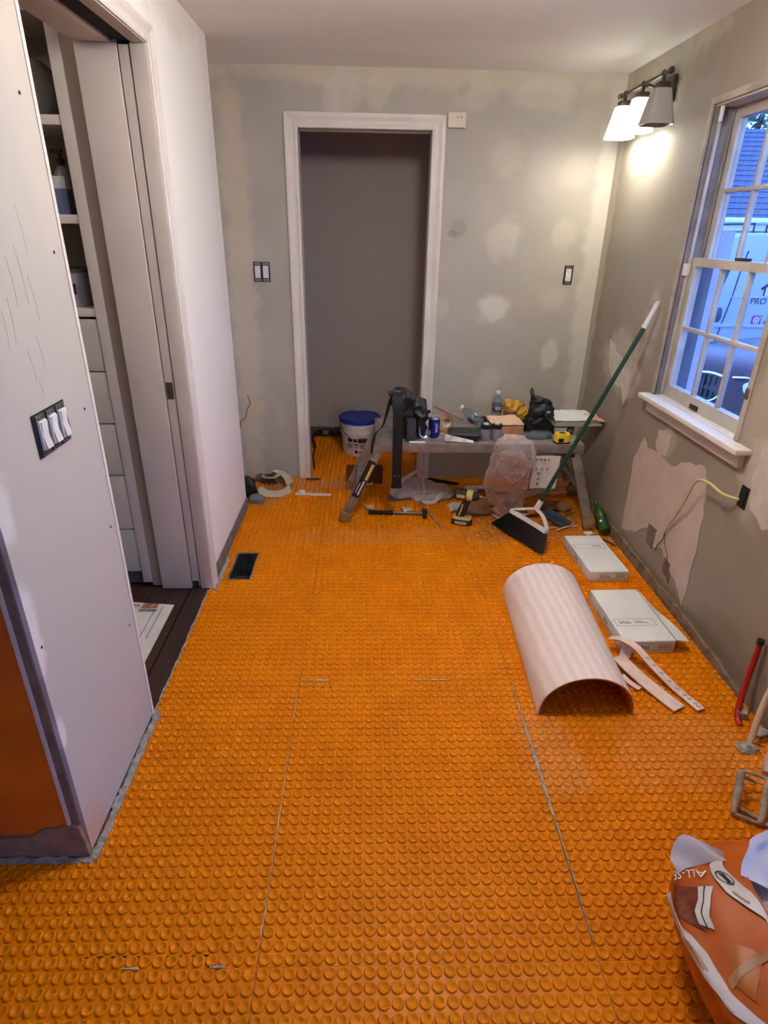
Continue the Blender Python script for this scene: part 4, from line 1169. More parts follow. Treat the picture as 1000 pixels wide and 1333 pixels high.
for i, (a, b) in enumerate(LEGS):
    A, B = Vector(L(*a)), Vector(L(*b))
    d = (B - A).normalized()
    lg = MB().bar(A, B, 0.052, 0.028, (0, 1, 0)).build('leg', m_alu2 if i != 1 else m_alu, wp_, bevel=0.003)
    MB().bar(B - d * 0.02, B + d * 0.038, 0.058, 0.036, (0, 1, 0)).build('rubber_foot', m_tan, lg, bevel=0.004)
    if i == 0:                           # warning label on the near left leg
        t = d; sx = Vector((0, -1, 0)); wv = t.cross(sx)
        for f0, f1, w, m, nm, off in ((0.20, 0.72, 0.044, m_blk, 'leg_label', 0.0), (0.24, 0.46, 0.014, M('label_yellow', (206, 176, 96), 0.5), 'label_band', 0.012), (0.48, 0.68, 0.010, M('label_white', (214, 208, 200), 0.5), 'label_band', 0.008), (0.52, 0.66, 0.004, M('label_white', (214, 208, 200), 0.5), 'label_band', -0.010)):
            P0, P1 = A + (B - A) * f0, A + (B - A) * f1
            sgn = 1 if wv.x > 0 else -1
            o2 = Vector((0, -0.0146 if nm == 'leg_label' else -0.0154, 0)) + wv * sgn * off
            MB().bar(P0 + o2, P1 + o2, w, 0.0007, (0, 1, 0)).build(nm, m, lg)
for (xa, xb) in ((-0.04, -0.04), (1.262, 1.262)):
    a, b = L(xa, 3.20, 0.20), L(xb, 3.655, 0.20)
    MB().bar(a, b, 0.03, 0.016, (0, 0, 1)).build('cross_brace', m_alu, wp_)
for x in (1.15,):
    p = L(x, Y0 - 0.001, ZT - 0.075)
    MB().box(p[0] - .03, p[0] + .03, p[1] + .002, p[1] + .02, p[2], p[2] + .024).build('hinge_lock', m_blk, wp_, bevel=.003)

# tool belt heaped over the near edge
m_bw = M('black_webbing', (12, 11, 12), 0.7, bump=0.3, bscale=200)
m_bl = M('black_leather', (20, 18, 19), 0.45, var=(32, 29, 30), nscale=20, bump=0.2, bscale=60)
tb = thing('tool_belt', 'black tool belt heaped on platform with long strap hanging down', 'tool belt', (0.22, 3.28, ZT))
MB().ribbon(bez([(-0.035, 0.0, 0.25), (-0.045, -0.05, 0.275), (-0.05, -0.09, 0.27), (-0.05, -0.128, 0.20), (-0.048, -0.13, 0.05), (-0.047, -0.125, -0.12), (-0.046, -0.122, -0.235)], 6), 0.054, 0.005, (1, 0, 0)).build('hanging_strap', m_bw, tb, smooth=50)
MB().box(-0.077, -0.016, -0.128, -0.116, -0.262, -0.235).build('strap_end', m_bl, tb, bevel=0.004)
for x in (-0.058, -0.036):
    MB().lathe([(0.0045, 0), (0.003, 0.002)], 8, frame((x, -0.1265, -0.185), (1, 0, 0), (0, 0, 1))).build('rivet', m_met, tb)
MB().ribbon(bez([(-0.03, -0.02, 0.262), (-0.08, -0.04, 0.25), (-0.105, -0.06, 0.17), (-0.13, -0.07, 0.09), (-0.17, -0.09, 0.05), (-0.185, -0.11, 0.0), (-0.19, -0.13, -0.05)], 6), [0.03] * 14 + [0.02] * 23, 0.005, (0.5, 0.8, 0.2)).build('waist_strap', m_bw, tb, smooth=50)
blob([(0.002, 0.03, 0.03, 0.06, 0.055, 2.5), (0.06, 0.03, 0.03, 0.085, 0.065, 2.5), (0.13, 0.02, 0.025, 0.075, 0.06, 2.5), (0.20, 0.0, 0.01, 0.085, 0.05, 2.5), (0.25, -0.02, 0.0, 0.06, 0.04, 2.3), (0.285, -0.03, 0.0, 0.025, 0.02, 2)], amp=0.022, sc=17, seed=1.0, zmin=0.001).build('pouch', m_bl, tb, smooth=60)
blob([(0.035, 0.065, -0.01, 0.022, 0.03, 2.5), (0.07, 0.07, -0.01, 0.026, 0.04, 2.5), (0.115, 0.085, -0.015, 0.033, 0.04, 2.5), (0.16, 0.08, -0.01, 0.038, 0.045, 2.5), (0.215, 0.05, 0.0, 0.055, 0.045, 2.4), (0.25, 0.02, 0.0, 0.03, 0.03, 2.2)], amp=0.020, sc=22, seed=4.0).build('side_pouch', m_bl, tb, smooth=60)
blob([(0.004, 0.03, -0.065, 0.022, 0.018, 4), (0.06, 0.03, -0.07, 0.026, 0.02, 4), (0.13, 0.028, -0.065, 0.026, 0.02, 4)], amp=0.005, sc=30, seed=3.0).build('front_pocket', M('charcoal_canvas', (58, 58, 64), 0.8), tb, smooth=60)
MB().tube(bez([(-0.09, -0.03, 0.262), (-0.06, -0.06, 0.275), (-0.03, -0.06, 0.26), (-0.035, -0.06, 0.235), (-0.07, -0.06, 0.235)], 5), 0.016, 8).build('rolled_end', M('grey_padding', (70, 66, 64), 0.8), tb, smooth=50)
MB().tube(bez([(0.075, -0.062, 0.08), (0.08, -0.07, 0.04), (0.10, -0.07, 0.025), (0.118, -0.066, 0.03)], 5), 0.004, 6).build('buckle', M('silver_buckle', (215, 210, 205), 0.25, 0.9), tb, smooth=50)
MB().ribbon(bez([(0.06, -0.05, 0.10), (0.10, -0.058, 0.15), (0.135, -0.04, 0.17)], 5), 0.02, 0.004, (0, 0.2, 1)).build('loop', m_bw, tb)

# drinks can
can = thing('soda_can', 'blue soda can standing on the work platform', 'can', (0.388, 3.30, ZT + 0.0005), (0, 0, -0.1))
m_can = M('metallic_blue_print', (22, 40, 128), 0.3, 0.4, var=(18, 34, 112), nscale=10)
MB().lathe([(0.025, 0.0), (0.027, 0.002), (0.0325, 0.012), (0.033, 0.02), (0.033, 0.102), (0.031, 0.110)], 28).build('can_body', m_can, can, smooth=40)
MB().lathe([(0.031, 0.1102), (0.027, 0.118), (0.0275, 0.121), (0.0255, 0.121), (0.025, 0.117)], 28).build('can_rim', M('bright_aluminium', (205, 205, 205), 0.3, 0.9), can, smooth=40)
MB().ribbon([(0, 0.006, 0.1185), (0, -0.012, 0.1185)], 0.014, 0.0012, (1, 0, 0)).build('pull_tab', M('bright_aluminium', (205, 205, 205), 0.3, 0.9), can)
tm_ = text_mesh('lettering', 'pepsi', 0.027, M('white_print', (235, 235, 240), 0.5), can, Matrix.Identity(4), 0.0)
for v in tm_.data.vertices:              # wrap the vertical lettering round the can
    a, h = v.co.y, v.co.x
    th = -PI / 2 + 0.35 - a / 0.0332
    v.co = Vector((0.0333 * math.cos(th), 0.0333 * math.sin(th), 0.062 + h))
MB().box(-0.026, -0.022, -0.0262, -0.0232, 0.02, 0.045).build('ingredient_panel', M('label_white', (214, 208, 200), 0.5), can)

# tape roll, stick, black tray, bent white plate
tp = thing('masking_tape_roll', 'tan tape roll standing behind the blue can', 'tape roll', (0.47, 3.42, ZT + 0.0005), (0, 0, 0.3))
rg = [(.030, -.012), (.050, -.012), (.050, .012), (.030, .012), (.030, -.012)]
MB().lathe(rg, 28, frame((0, 0, 0.0505), (1, 0, 0), (0, 0, 1))).build('tape', M('tan_tape', (206, 150, 104), 0.6), tp, smooth=40)
MB().lathe([(.0265, -.011), (.0298, -.011), (.0298, .011), (.0265, .011), (.0265, -.011)], 28, frame((0, 0, 0.0505), (1, 0, 0), (0, 0, 1))).build('core', M('card_core', (228, 214, 196), 0.8), tp, smooth=40)
tag(MB().bar((0.40, 3.45, 0.627), (0.645, 3.29, 0.549), 0.022, 0.006, (0.4, 0.3, 0.9)).build('wooden_stirrer', M('brown_wood', (140, 106, 72), 0.7, var=(120, 88, 60), nscale=30), bevel=0.001), 'flat brown wood stick propped across black tray and tape roll', 'stick')
tr_ = thing('plastic_tray', 'black plastic case lying on platform under the wood stick', 'tray', (0.56, 3.285, ZT + 0.0005), (0, 0, -0.15))
MB().loft([superring(0, 0, 0.0, 0.085, 0.060, 24, 5), superring(0, 0, 0.036, 0.095, 0.072, 24, 5)]).build('case_body', m_blk, tr_, smooth=40)
MB().loft([superring(0, 0, 0.0365, 0.097, 0.074, 24, 5), superring(0, 0, 0.042, 0.09, 0.068, 24, 5)]).build('case_lid', M('grey_black_plastic', (52, 54, 54), 0.4), tr_, smooth=40)
pl = tag(MB().sheet(lambda u, v: (0.44 + 0.16 * u, 3.186 + 0.018 * v + 0.012 * (1 - u) * (1 - v) - 0.006 * u, ZT + 0.003 + 0.03 * (1 - u) * (0.3 + v) + 0.008 * v), 10, 6, 0.003).build('bent_plate', M('glossy_white_plate', (216, 208, 200), 0.3, var=(180, 160, 150), nscale=30), None, smooth=60), 'bent white plastic piece leaning against black case', 'scrap')
pen = tag(MB().tube([(0.24, 3.185, ZT + 0.006), (0.325, 3.182, ZT + 0.006), (0.332, 3.182, ZT + 0.006)], [0.0055, 0.006, 0.004], 8).build('marker_pen', m_white, None, smooth=40), 'white marker lying along front edge of platform', 'pen')

# bottles
m_pet = M('clear_bottle_plastic', (206, 212, 214), 0.12, trans=0.85, ior=1.2)
m_lab = M('dark_bottle_label', (44, 46, 58), 0.5, var=(120, 122, 130), nscale=60)
def water_bottle(label, mtx):
    t = thing('water_bottle', label, 'bottle')
    t.matrix_world = mtx
    MB().lathe([(0.022, 0.0), (0.030, 0.004), (0.032, 0.02), (0.030, 0.045), (0.032, 0.06), (0.032, 0.115), (0.026, 0.14), (0.013, 0.16), (0.012, 0.172)], 22).build('bottle_body', m_pet, t, smooth=50)
    MB().lathe([(0.0325, 0.062), (0.0328, 0.064), (0.0328, 0.106), (0.0325, 0.108)], 22).build('bottle_label', m_lab, t, smooth=40)
    MB().lathe([(0.0145, 0.1705), (0.015, 0.173), (0.015, 0.187), (0.013, 0.189)], 16).build('bottle_cap', m_white, t, smooth=40)
    for k in range(3):
        a = -1.9 + k * 0.45
        MB().box(-0.004, 0.004, -0.0005, 0.0005, -0.009, 0.009, mat=Matrix.Translation((0.0331 * math.cos(a), 0.0331 * math.sin(a), 0.088)) @ Matrix.Rotation(a + PI / 2, 4, 'Z')).build('label_print', M('label_white', (214, 208, 200), 0.5), t)
    return t
water_bottle('clear bottle with dark label standing upright at platform rear', Matrix.Translation((0.812, 3.635, ZT + 0.0005)))
ax = Vector((-0.105, 0.06, 0.085)).normalized()
x_ = Vector((0.4, 1, 0)); x_ = (x_ - ax * x_.dot(ax)).normalized(); y_ = ax.cross(x_)
mt = Matrix((x_, y_, ax)).transposed().to_4x4(); mt.translation = Vector((0.69, 3.38, ZT + 0.030))
water_bottle('clear bottle lying tilted with its white cap up', mt)
rg2 = tag(MB().loft([superring(0.70, 3.51, ZT + 0.001, 0.034, 0.04, 20, 3), superring(0.70, 3.51, ZT + 0.03, 0.032, 0.036, 20, 3), superring(0.705, 3.51, ZT + 0.06, 0.02, 0.02, 20, 3)]).crumple(0.01, 20, 8.0, ZT + 0.001).build('work_glove', m_bl, None, smooth=60), 'small black glove heap between tilted bottle and jars', 'glove')
def jar(x, y, label):
    t = thing('small_jar', label, 'jar', (x, y, ZT + 0.0005), group='black lidded jars')
    MB().lathe([(0.024, 0), (0.027, 0.004), (0.027, 0.058), (0.022, 0.064)], 20).build('jar_body', M('cloudy_violet_plastic', (164, 156, 164), 0.3, trans=0.4), t, smooth=40)
    MB().lathe([(0.027, 0.0645), (0.029, 0.066), (0.029, 0.088), (0.027, 0.09)], 20).build('jar_lid', m_blk, t, smooth=40)
    MB().lathe([(0.0, 0.0965), (0.012, 0.096), (0.016, 0.0902)], 16).build('lid_button', M('pale_button', (196, 192, 190), 0.3), t, smooth=40)
jar(0.678, 3.262, 'small black-lidded jar nearer the black case')
jar(0.742, 3.268, 'small black-lidded jar nearer the kraft paper pack')
kb = thing('kraft_paper_pack', 'tan kraft paper packet lying behind the small jars', 'paper packet', (0.83, 3.42, ZT + 0.0005), (0, 0, 0.12))
MB().box(-0.085, 0.085, -0.07, 0.09, 0.0, 0.045).crumple(0.006, 12, 2.2, 0.0).build('packet', M('kraft_orange', (196, 138, 92), 0.8, var=(176, 120, 78), nscale=12), kb, bevel=0.004)
MB().sheet(lambda u, v: (-0.10 + 0.19 * u, -0.06 + 0.16 * v, 0.056 + 0.012 * noise.noise(Vector((u * 3, v * 3, 1))) + 0.012 * v), 10, 10, 0.002).build('paper_sheet', M('tan_paper', (222, 184, 150), 0.8), kb, smooth=60)
yb = thing('snack_bag', 'crumpled yellow foil bag behind the kraft packet', 'bag', (0.925, 3.60, ZT + 0.0005))
blob([(0.0, 0, 0, 0.05, 0.03, 2.4), (0.05, 0.0, 0, 0.07, 0.042, 2.4), (0.10, -0.01, 0, 0.062, 0.032, 2.4), (0.145, -0.03, 0, 0.045, 0.012, 2.4)], amp=0.024, sc=24, seed=5.0, zmin=0.0).build('bag_body', M('mustard_foil', (206, 156, 40), 0.4, 0.0, var=(170, 120, 30), nscale=20), yb, smooth=40)
MB().sheet(lambda u, v: (-0.085 + 0.08 * u, -0.055 - 0.01 * u, 0.02 + 0.075 * v), 6, 6, 0.003).crumple(0.012, 25, 6.0).build('brown_panel', M('maroon_print', (132, 84, 66), 0.45), yb, smooth=50)
hb = thing('tool_holster', 'black leather tool holster standing beside yellow bag', 'holster', (1.01, 3.43, ZT + 0.0005))
blob([(0.012, -0.01, 0, 0.05, 0.04, 2.5), (0.06, -0.005, 0, 0.068, 0.048, 2.5), (0.10, -0.005, 0, 0.045, 0.04, 2.5), (0.15, 0.015, 0, 0.06, 0.042, 2.5), (0.19, 0.0, 0, 0.045, 0.03, 2.5), (0.215, -0.025, 0, 0.02, 0.018, 2.2)], amp=0.022, sc=20, seed=7.0, zmin=0.002).build('holster_body', m_bl, hb, smooth=50)
MB().ribbon(bez([(-0.03, -0.02, 0.19), (-0.055, -0.03, 0.225), (-0.065, -0.03, 0.25), (-0.055, -0.03, 0.258), (-0.045, -0.025, 0.235), (-0.03, -0.02, 0.20)], 5), 0.024, 0.006, (0.3, 1, 0)).build('belt_loop', m_bl, hb, smooth=50)
MB().ribbon(bez([(0.03, -0.045, 0.15), (0.07, -0.05, 0.145), (0.075, -0.045, 0.115), (0.04, -0.05, 0.10)], 5), 0.03, 0.005, (0.1, 0.3, 1)).build('flap', m_bl, hb, smooth=50)
tag(MB().loft([superring(0.995, 3.30, ZT + 0.001, 0.075, 0.042, 28, 2.5), superring(0.995, 3.30, ZT + 0.018, 0.07, 0.04, 28, 2.5), superring(0.99, 3.31, ZT + 0.03, 0.04, 0.02, 28, 2.5)]).crumple(0.012, 18, 9.0, ZT + 0.001).build('cleaning_rag', M('slate_grey_cloth', (84, 88, 94), 0.9), None, smooth=60), 'crumpled slate grey rag under the black holster', 'rag')
tpm = thing('tape_measure', 'yellow and black tape measure at front right of platform', 'tape measure', (1.105, 3.215, ZT + 0.0005), (0, 0, 0.08))
MB().loft([superring(0, 0, z, 0.042 * s, 0.032 * s, 24, 3.5) for z, s in ((0.008, .97), (0.02, 1), (0.045, 1), (0.056, .92))]).build('case', m_yel, tpm, smooth=40)
MB().loft([superring(0, 0, z, 0.045, 0.034, 24, 3.5) for z in (0.0, 0.0078)]).build('rubber_base', m_blk, tpm, smooth=40)
MB().box(-0.032, -0.002, -0.0345, -0.0325, 0.012, 0.034).build('side_panel', m_blk, tpm, bevel=0.0005)
MB().lathe([(0.0, 0.0585), (0.018, 0.058), (0.020, 0.0565)], 16).build('top_badge', m_blk, tpm)
tc = thing('tool_case', 'flat black tool case with pale label under wrapped stack', 'case', (1.125, 3.46, ZT + 0.0005))
MB().box(-0.028, 0.095, -0.10, 0.12, 0, 0.05).build('case_body', m_blk, tc, bevel=0.006)
MB().box(-0.022, 0.05, -0.1015, -0.1003, 0.012, 0.042).build('case_label', M('pale_grey_label', (176, 168, 160), 0.5), tc)
MB().box(0.06, 0.085, -0.106, -0.1003, 0.014, 0.034).build('latch', m_met, tc, bevel=0.001)
ws = thing('wrapped_tile_stack', 'white plastic-wrapped sheets lying across black case', 'sheet stack', (1.215, 3.47, ZT + 0.0512), (0, 0, 0.03))
for k in range(4):
    MB().box(-0.118 + 0.004 * k, 0.165 - 0.006 * k, -0.11, 0.10, k * 0.009, k * 0.009 + 0.008).build('sheet', M('grey_green_sheet', (176, 172, 152), 0.7), ws)
MB().sheet(lambda u, v: (-0.12 + 0.24 * u, -0.118 + 0.20 * v, 0.045 + 0.008 * noise.noise(Vector((u * 5, v * 4, 3))) - 0.02 * max(0, 0.25 - v) * 4 * .5), 14, 8, 0.002).build('plastic_wrap', M('milky_plastic', (222, 224, 226), 0.3), ws, smooth=60)
MB().sheet(lambda u, v: (0.09 + 0.085 * u, -0.125 + 0.16 * v, 0.045 - 0.012 * u + 0.006 * noise.noise(Vector((u * 5, v * 4, 9)))), 8, 8, 0.003).crumple(0.005, 40, 1).build('torn_edge', M('torn_orange_fleece', (220, 176, 146), 0.8, var=(196, 120, 76), nscale=25), ws, smooth=50)

# clear bag hanging over the front edge
tcb = NT('thin_clear_plastic')
_t1 = tcb.new('ShaderNodeBsdfTransparent'); _t1.inputs[0].default_value = lin((246, 236, 230))
_m1 = tcb.new('ShaderNodeMixShader')
tcb.b.inputs['Base Color'].default_value = lin((222, 204, 194)); tcb.b.inputs['Roughness'].default_value = 0.25
_lw = tcb.new('ShaderNodeLayerWeight'); _lw.inputs[0].default_value = 0.35
tcb.l(tcb.math('ADD', tcb.math('MULTIPLY', _lw.outputs['Facing'], 0.65), 0.16, True), _m1.inputs[0])
tcb.l(_t1.outputs[0], _m1.inputs[1]); tcb.l(tcb.b.outputs[0], _m1.inputs[2]); tcb.l(_m1.outputs[0], tcb.out.inputs[0])
m_clear = tcb.m
def ruff(rings, amp, sc, seed):
    return MB().loft(rings, cap=True).crumple(amp, sc, seed)
cbg = thing('clear_plastic_bag', 'puffed clear plastic bag hanging over platform front edge', 'plastic bag', (0.803, 3.10, 0.06))
blob([(0.0, 0.05, 0.10, 0.03, 0.03, 2), (0.05, 0.035, 0.11, 0.085, 0.06, 2.2), (0.14, 0.005, 0.08, 0.11, 0.07, 2.2), (0.24, -0.01, 0.02, 0.118, 0.06, 2.2), (0.33, 0.0, -0.01, 0.11, 0.055, 2.2), (0.42, 0.0, -0.01, 0.11, 0.055, 2.2), (0.47, 0.005, 0.01, 0.09, 0.045, 2.2), (0.49, 0.01, 0.05, 0.05, 0.03, 2.2)], 64, 44, 0.030, 13, 2.0).build('bag_film', m_clear, cbg, smooth=30)
blob([(0.24, 0.03, 0.0, 0.02, 0.02, 2), (0.28, 0.02, -0.005, 0.06, 0.03, 2), (0.35, 0.0, -0.01, 0.075, 0.035, 2), (0.42, 0.0, 0.0, 0.045, 0.03, 2)], 48, 24, 0.030, 24, 6.0).build('inner_wad', m_clear, cbg, smooth=30)
MB().loft([superring(0.045, 0.07, z, 0.035, 0.022, 16, 2) for z in (0.05, 0.09)]).crumple(0.006, 30, 1).build('debris', M('grey_debris', (104, 92, 84), 0.9), cbg, smooth=50)

# instruction leaflet hanging below the front edge
lfm = thing('instruction_leaflet', 'white printed leaflet with small pictures hanging below platform edge', 'leaflet', (1.015, 3.142, 0.228))
MB().sheet(lambda u, v: (-0.075 + 0.15 * u, 0.012 * math.sin(u * 3) + 0.02 * (1 - v), 0.205 * v), 10, 8, 0.0012).build('sheet', m_white, lfm, smooth=60)
mk = M('grey_print', (128, 124, 126), 0.7); mr = M('red_print', (170, 70, 54), 0.7)
for i, c in enumerate((mk, mr, mr, M('orange_print', (196, 128, 96), 0.7))):
    MB().box(-0.062 + i * .022, -0.052 + i * .022, -0.006, -0.0015, 0.180, 0.192).build('printed_mark', c, lfm)
for i in range(3):
    for j in range(2):
        MB().box(-0.06 + i * .03, -0.045 + i * .03, -0.004 + .006 * (1 - j) , 0.0 + .006 * (1 - j), 0.13 - j * .008, 0.134 - j * .008).build('printed_line', mk, lfm)
for j in range(3):
    MB().lathe([(0.008, 0), (0.008, 0.001)], 12, frame((-0.035, 0.0035 + .004 * j, 0.10 - j * .034), (1, 0, 0), (0, 0, 1))).build('printed_picture', mk, lfm)
# ------------------------------------------------------------------ things on the floor
# bucket in the closet
bu = thing('plastic_bucket', 'white plastic bucket with blue lid standing in the closet', 'bucket', (-0.05, 4.42, ZF))
m_bw_ = M('bucket_white', (222, 212, 204), 0.4, var=(206, 194, 184), nscale=6)
MB().lathe([(0.125, 0.0), (0.128, 0.004), (0.140, 0.165), (0.147, 0.167), (0.148, 0.185), (0.142, 0.188), (0.143, 0.215), (0.151, 0.218), (0.152, 0.238), (0.145, 0.240), (0.147, 0.268)], 40).build('bucket_body', m_bw_, bu, smooth=35)
MB().lathe([(0.150, 0.252), (0.158, 0.254), (0.160, 0.272), (0.156, 0.284), (0.148, 0.286), (0.144, 0.278), (0.0, 0.278)], 40).build('bucket_lid', M('cobalt_blue_lid', (30, 50, 150), 0.4), bu, smooth=35)
hp = [(0.153 * math.cos(a), 0.153 * math.sin(a), 0.228 - 0.10 * math.sin((a + PI) / PI * PI) ** 2) for a in [-PI + k * PI / 14 for k in range(15)]]
MB().tube(hp, 0.0025, 6).build('bail_handle', m_blk, bu, smooth=40)
m_bp = M('black_print', (40, 38, 42), 0.6)
def on_cyl(z0, z1, a0, a1, r0=0.1295, sl=0.0727):
    def f(u, v):
        z = z0 + (z1 - z0) * v
        a = a0 + (a1 - a0) * u
        r = r0 + sl * z
        return (r * math.cos(a), r * math.sin(a), z)
    return f
for z0, z1, a0, a1 in ((.115, .142, -2.25, -1.98), (.115, .142, -1.92, -1.72), (.112, .146, -1.66, -1.12), (.082, .088, -2.3, -1.95), (.094, .10, -2.3, -1.95), (.070, .076, -2.3, -2.0), (.090, .10, -1.88, -1.62), (.072, .078, -1.88, -1.66), (.094, .10, -1.55, -1.1), (.082, .088, -1.55, -1.15), (.070, .076, -1.55, -1.12), (.026, .052, -1.84, -1.68), (.040, .046, -1.62, -1.3), (.028, .034, -1.62, -1.35)):
    MB().sheet(on_cyl(z0, z1, a0, a1), 5, 1, 0.0006).build('label_print', m_bp, bu)

# dark cord bundle just inside the closet jamb
kc = tag(MB().tube(bez([(-0.372, 4.03, ZF + .006), (-0.376, 4.03, 0.10), (-0.362, 4.03, 0.17), (-0.376, 4.035, 0.23), (-0.352, 4.03, 0.28), (-0.33, 4.03, 0.30), (-0.35, 4.035, 0.25)], 6), [0.006] * 12 + [0.012] * 12 + [0.007] * 13, 8).build('power_cord', m_blk, None, smooth=50), 'black cord hanging just inside the left closet jamb', 'cord')

# brown cardboard behind the platform leg
cd = thing('cardboard_box', 'small dark brown open cardboard box behind platform leg', 'box', (-0.01, 3.765, ZF))
m_cd = M('dark_brown_card', (104, 58, 34), 0.85, var=(88, 48, 28), nscale=8)
MB().box(-0.125, 0.12, 0.0, 0.004, 0, 0.115).build('front_panel', m_cd, cd)
MB().box(-0.125, 0.12, 0.09, 0.094, 0, 0.10).build('back_panel', m_cd, cd)
MB().box(-0.125, -0.121, 0.004, 0.09, 0, 0.10).build('side_panel', m_cd, cd)
MB().box(0.116, 0.12, 0.004, 0.09, 0, 0.10).build('side_panel', m_cd, cd)
MB().box(-0.121, 0.116, 0.004, 0.09, 0, 0.003).build('bottom_panel', m_cd, cd)
tag(MB().sheet(lambda u, v: (-0.005 + 0.05 * u, 3.72 + 0.03 * v, ZF + 0.004 + 0.012 * u * u), 4, 3, 0.002).build('paper_scrap', M('pink_fleece', (226, 186, 168), 0.9)), 'small pink scrap by the brown cardboard box', 'scrap')

# white shopping bag
tsb = NT('thin_white_plastic')
_t2 = tsb.new('ShaderNodeBsdfTransparent'); _m2 = tsb.new('ShaderNodeMixShader'); _m2.inputs[0].default_value = 0.55
_t2.inputs[0].default_value = (0.95, 0.93, 0.92, 1)
tsb.b.inputs['Base Color'].default_value = lin((226, 220, 216)); tsb.b.inputs['Roughness'].default_value = 0.35
tsb.l(_t2.outputs[0], _m2.inputs[1]); tsb.l(tsb.b.outputs[0], _m2.inputs[2]); tsb.l(_m2.outputs[0], tsb.out.inputs[0])
sb = thing('shopping_bag', 'translucent white shopping bag slumped on floor under platform', 'plastic bag', (0.37, 3.55, ZF))
blob([(0.004, 0, 0, 0.17, 0.075, 2.3), (0.03, 0.0, 0, 0.20, 0.09, 2.2), (0.07, -0.01, 0, 0.15, 0.07, 2.2), (0.10, -0.04, 0.0, 0.09, 0.045, 2.2), (0.125, -0.06, 0, 0.03, 0.02, 2.2)], 70, 32, 0.034, 15, 3.0, 0.003).build('bag_body', tsb.m, sb, smooth=30)
for P in ([(-0.15, -0.03, 0.07), (-0.15, -0.04, 0.12), (-0.09, -0.04, 0.165), (-0.03, -0.03, 0.195), (-0.015, -0.03, 0.15), (-0.01, -0.03, 0.10)], [(-0.03, -0.03, 0.19), (-0.012, -0.05, 0.13), (0.0, -0.085, 0.06), (-0.01, -0.115, 0.02), (0.05, -0.12, 0.012), (0.11, -0.10, 0.05), (0.15, -0.06, 0.06)]):
    MB().ribbon(bez(P, 6), 0.022, 0.0025, (0.3, 0.2, 1)).build('bag_handle', tsb.m, sb, smooth=50)
# sheets of metal and scraps beside it
tag(MB().box(-0.065, 0.065, -0.035, 0.035, 0, 0.006).build('tile_piece', M('slate_tile', (104, 100, 98), 0.5, var=(90, 86, 84), nscale=20), None, bevel=0.001, loc=(0.205, 3.515, ZF), rot=(0, 0, 0.25)), 'flat dark grey tile offcut in front of shopping bag', 'tile')
tag(MB().sheet(lambda u, v: (0.515 + 0.11 * u, 3.31 + 0.11 * v + 0.02 * u, ZF + 0.005 + 0.012 * u * v + 0.006 * math.sin(u * 5)), 8, 6, 0.002).build('paper_scrap', M('pale_pink_paper', (216, 196, 188), 0.8)), 'pale pink paper lying behind the cordless driver', 'paper')
tag(MB().box(-0.07, 0.10, -0.03, 0.03, 0, 0.004).build('paper_scrap', m_white, None, loc=(0.73, 3.67, ZF + 0.012), rot=(0.0, -0.08, -0.1)), 'small white card behind the shopping bag end', 'card')
tw = thing('pry_bar', 'pair of flat black pry bars lying by the back wall', 'pry bar', (0.51, 3.79, ZF), (0, 0, -0.32))
MB().prism([(-0.11, -0.012), (0.11, -0.006), (0.13, 0.004), (0.10, 0.012), (-0.11, 0.012)], 0.0, 0.012, lambda a, b, d: (a, b, d)).build('bar', m_blk, tw, bevel=0.002)
MB().prism([(-0.09, -0.010), (0.12, -0.004), (0.12, 0.004), (-0.09, 0.010)], 0.0125, 0.022, lambda a, b, d: (a + .01 * b, b - 0.004 - a * .12, d)).build('bar', m_blk, tw, bevel=0.002)

# hammer
hm = thing('claw_hammer', 'hammer with black grip lying on orange floor', 'hammer', (0.19, 3.272, ZF + 0.014), (0, 0, -0.05))
MB().tube([(-0.175, 0, 0), (-0.17, 0, 0), (-0.10, 0, 0), (-0.03, 0, 0), (-0.025, 0, 0)], [0.011, 0.014, 0.0125, 0.0135, 0.011], 12).build('grip', M('black_rubber_grip', (24, 23, 24), 0.8), hm, smooth=40)
MB().tube([(-0.03, 0, 0), (0.05, 0, 0), (0.16, 0, 0)], [0.0085, 0.007, 0.008], 10).build('shaft', M('grey_steel_shaft', (120, 112, 106), 0.4, 0.7), hm, smooth=40)
m_stl = M('dark_steel', (62, 60, 60), 0.4, 0.7)
hd = MB()
hd.box(0.150, 0.178, -0.018, 0.018, -0.012, 0.014)
hd.tube([(0.164, -0.018, 0.0), (0.164, -0.034, 0.0), (0.164, -0.036, 0), (0.164, -0.052, 0)], [0.009, 0.009, 0.0135, 0.0135], 12)
for s in (-1, 1):
    hd.ribbon(bez([(0.164 + s * .006, 0.016, 0.002), (0.164 + s * .008, 0.045, 0.004), (0.164 + s * .009, 0.07, 0.0), (0.164 + s * .009, 0.085, -0.006)], 4), [0.014, 0.013, 0.012, 0.012, 0.011, 0.011, 0.010, 0.010, 0.009, 0.009, 0.008, 0.007, 0.006], 0.009, (1, 0, 0))
hd.build('hammer_head', m_stl, hm, bevel=0.001)

# sticks
m_stick = M('raw_wood', (186, 130, 84), 0.8, var=(160, 106, 66), nscale=30)
m_pale = M('pale_wood', (216, 176, 140), 0.8)
def stick(a, b, w, m, label, h=0.006, z=ZF):
    return tag(MB().bar((a[0], a[1], z + h / 2 + .0002), (b[0], b[1], z + h / 2 + .0002), w, h, (0, 0, 1)).build('wood_strip', m, None, bevel=0.0008), label, 'wood strip')
stick((0.335, 3.46), (0.452, 3.085), 0.014, m_stick, 'long thin brown wood strip running from shopping bag past hammer head')
stick((0.50, 3.415), (0.60, 3.245), 0.012, m_pale, 'short pale wood strip ending at the cordless driver')

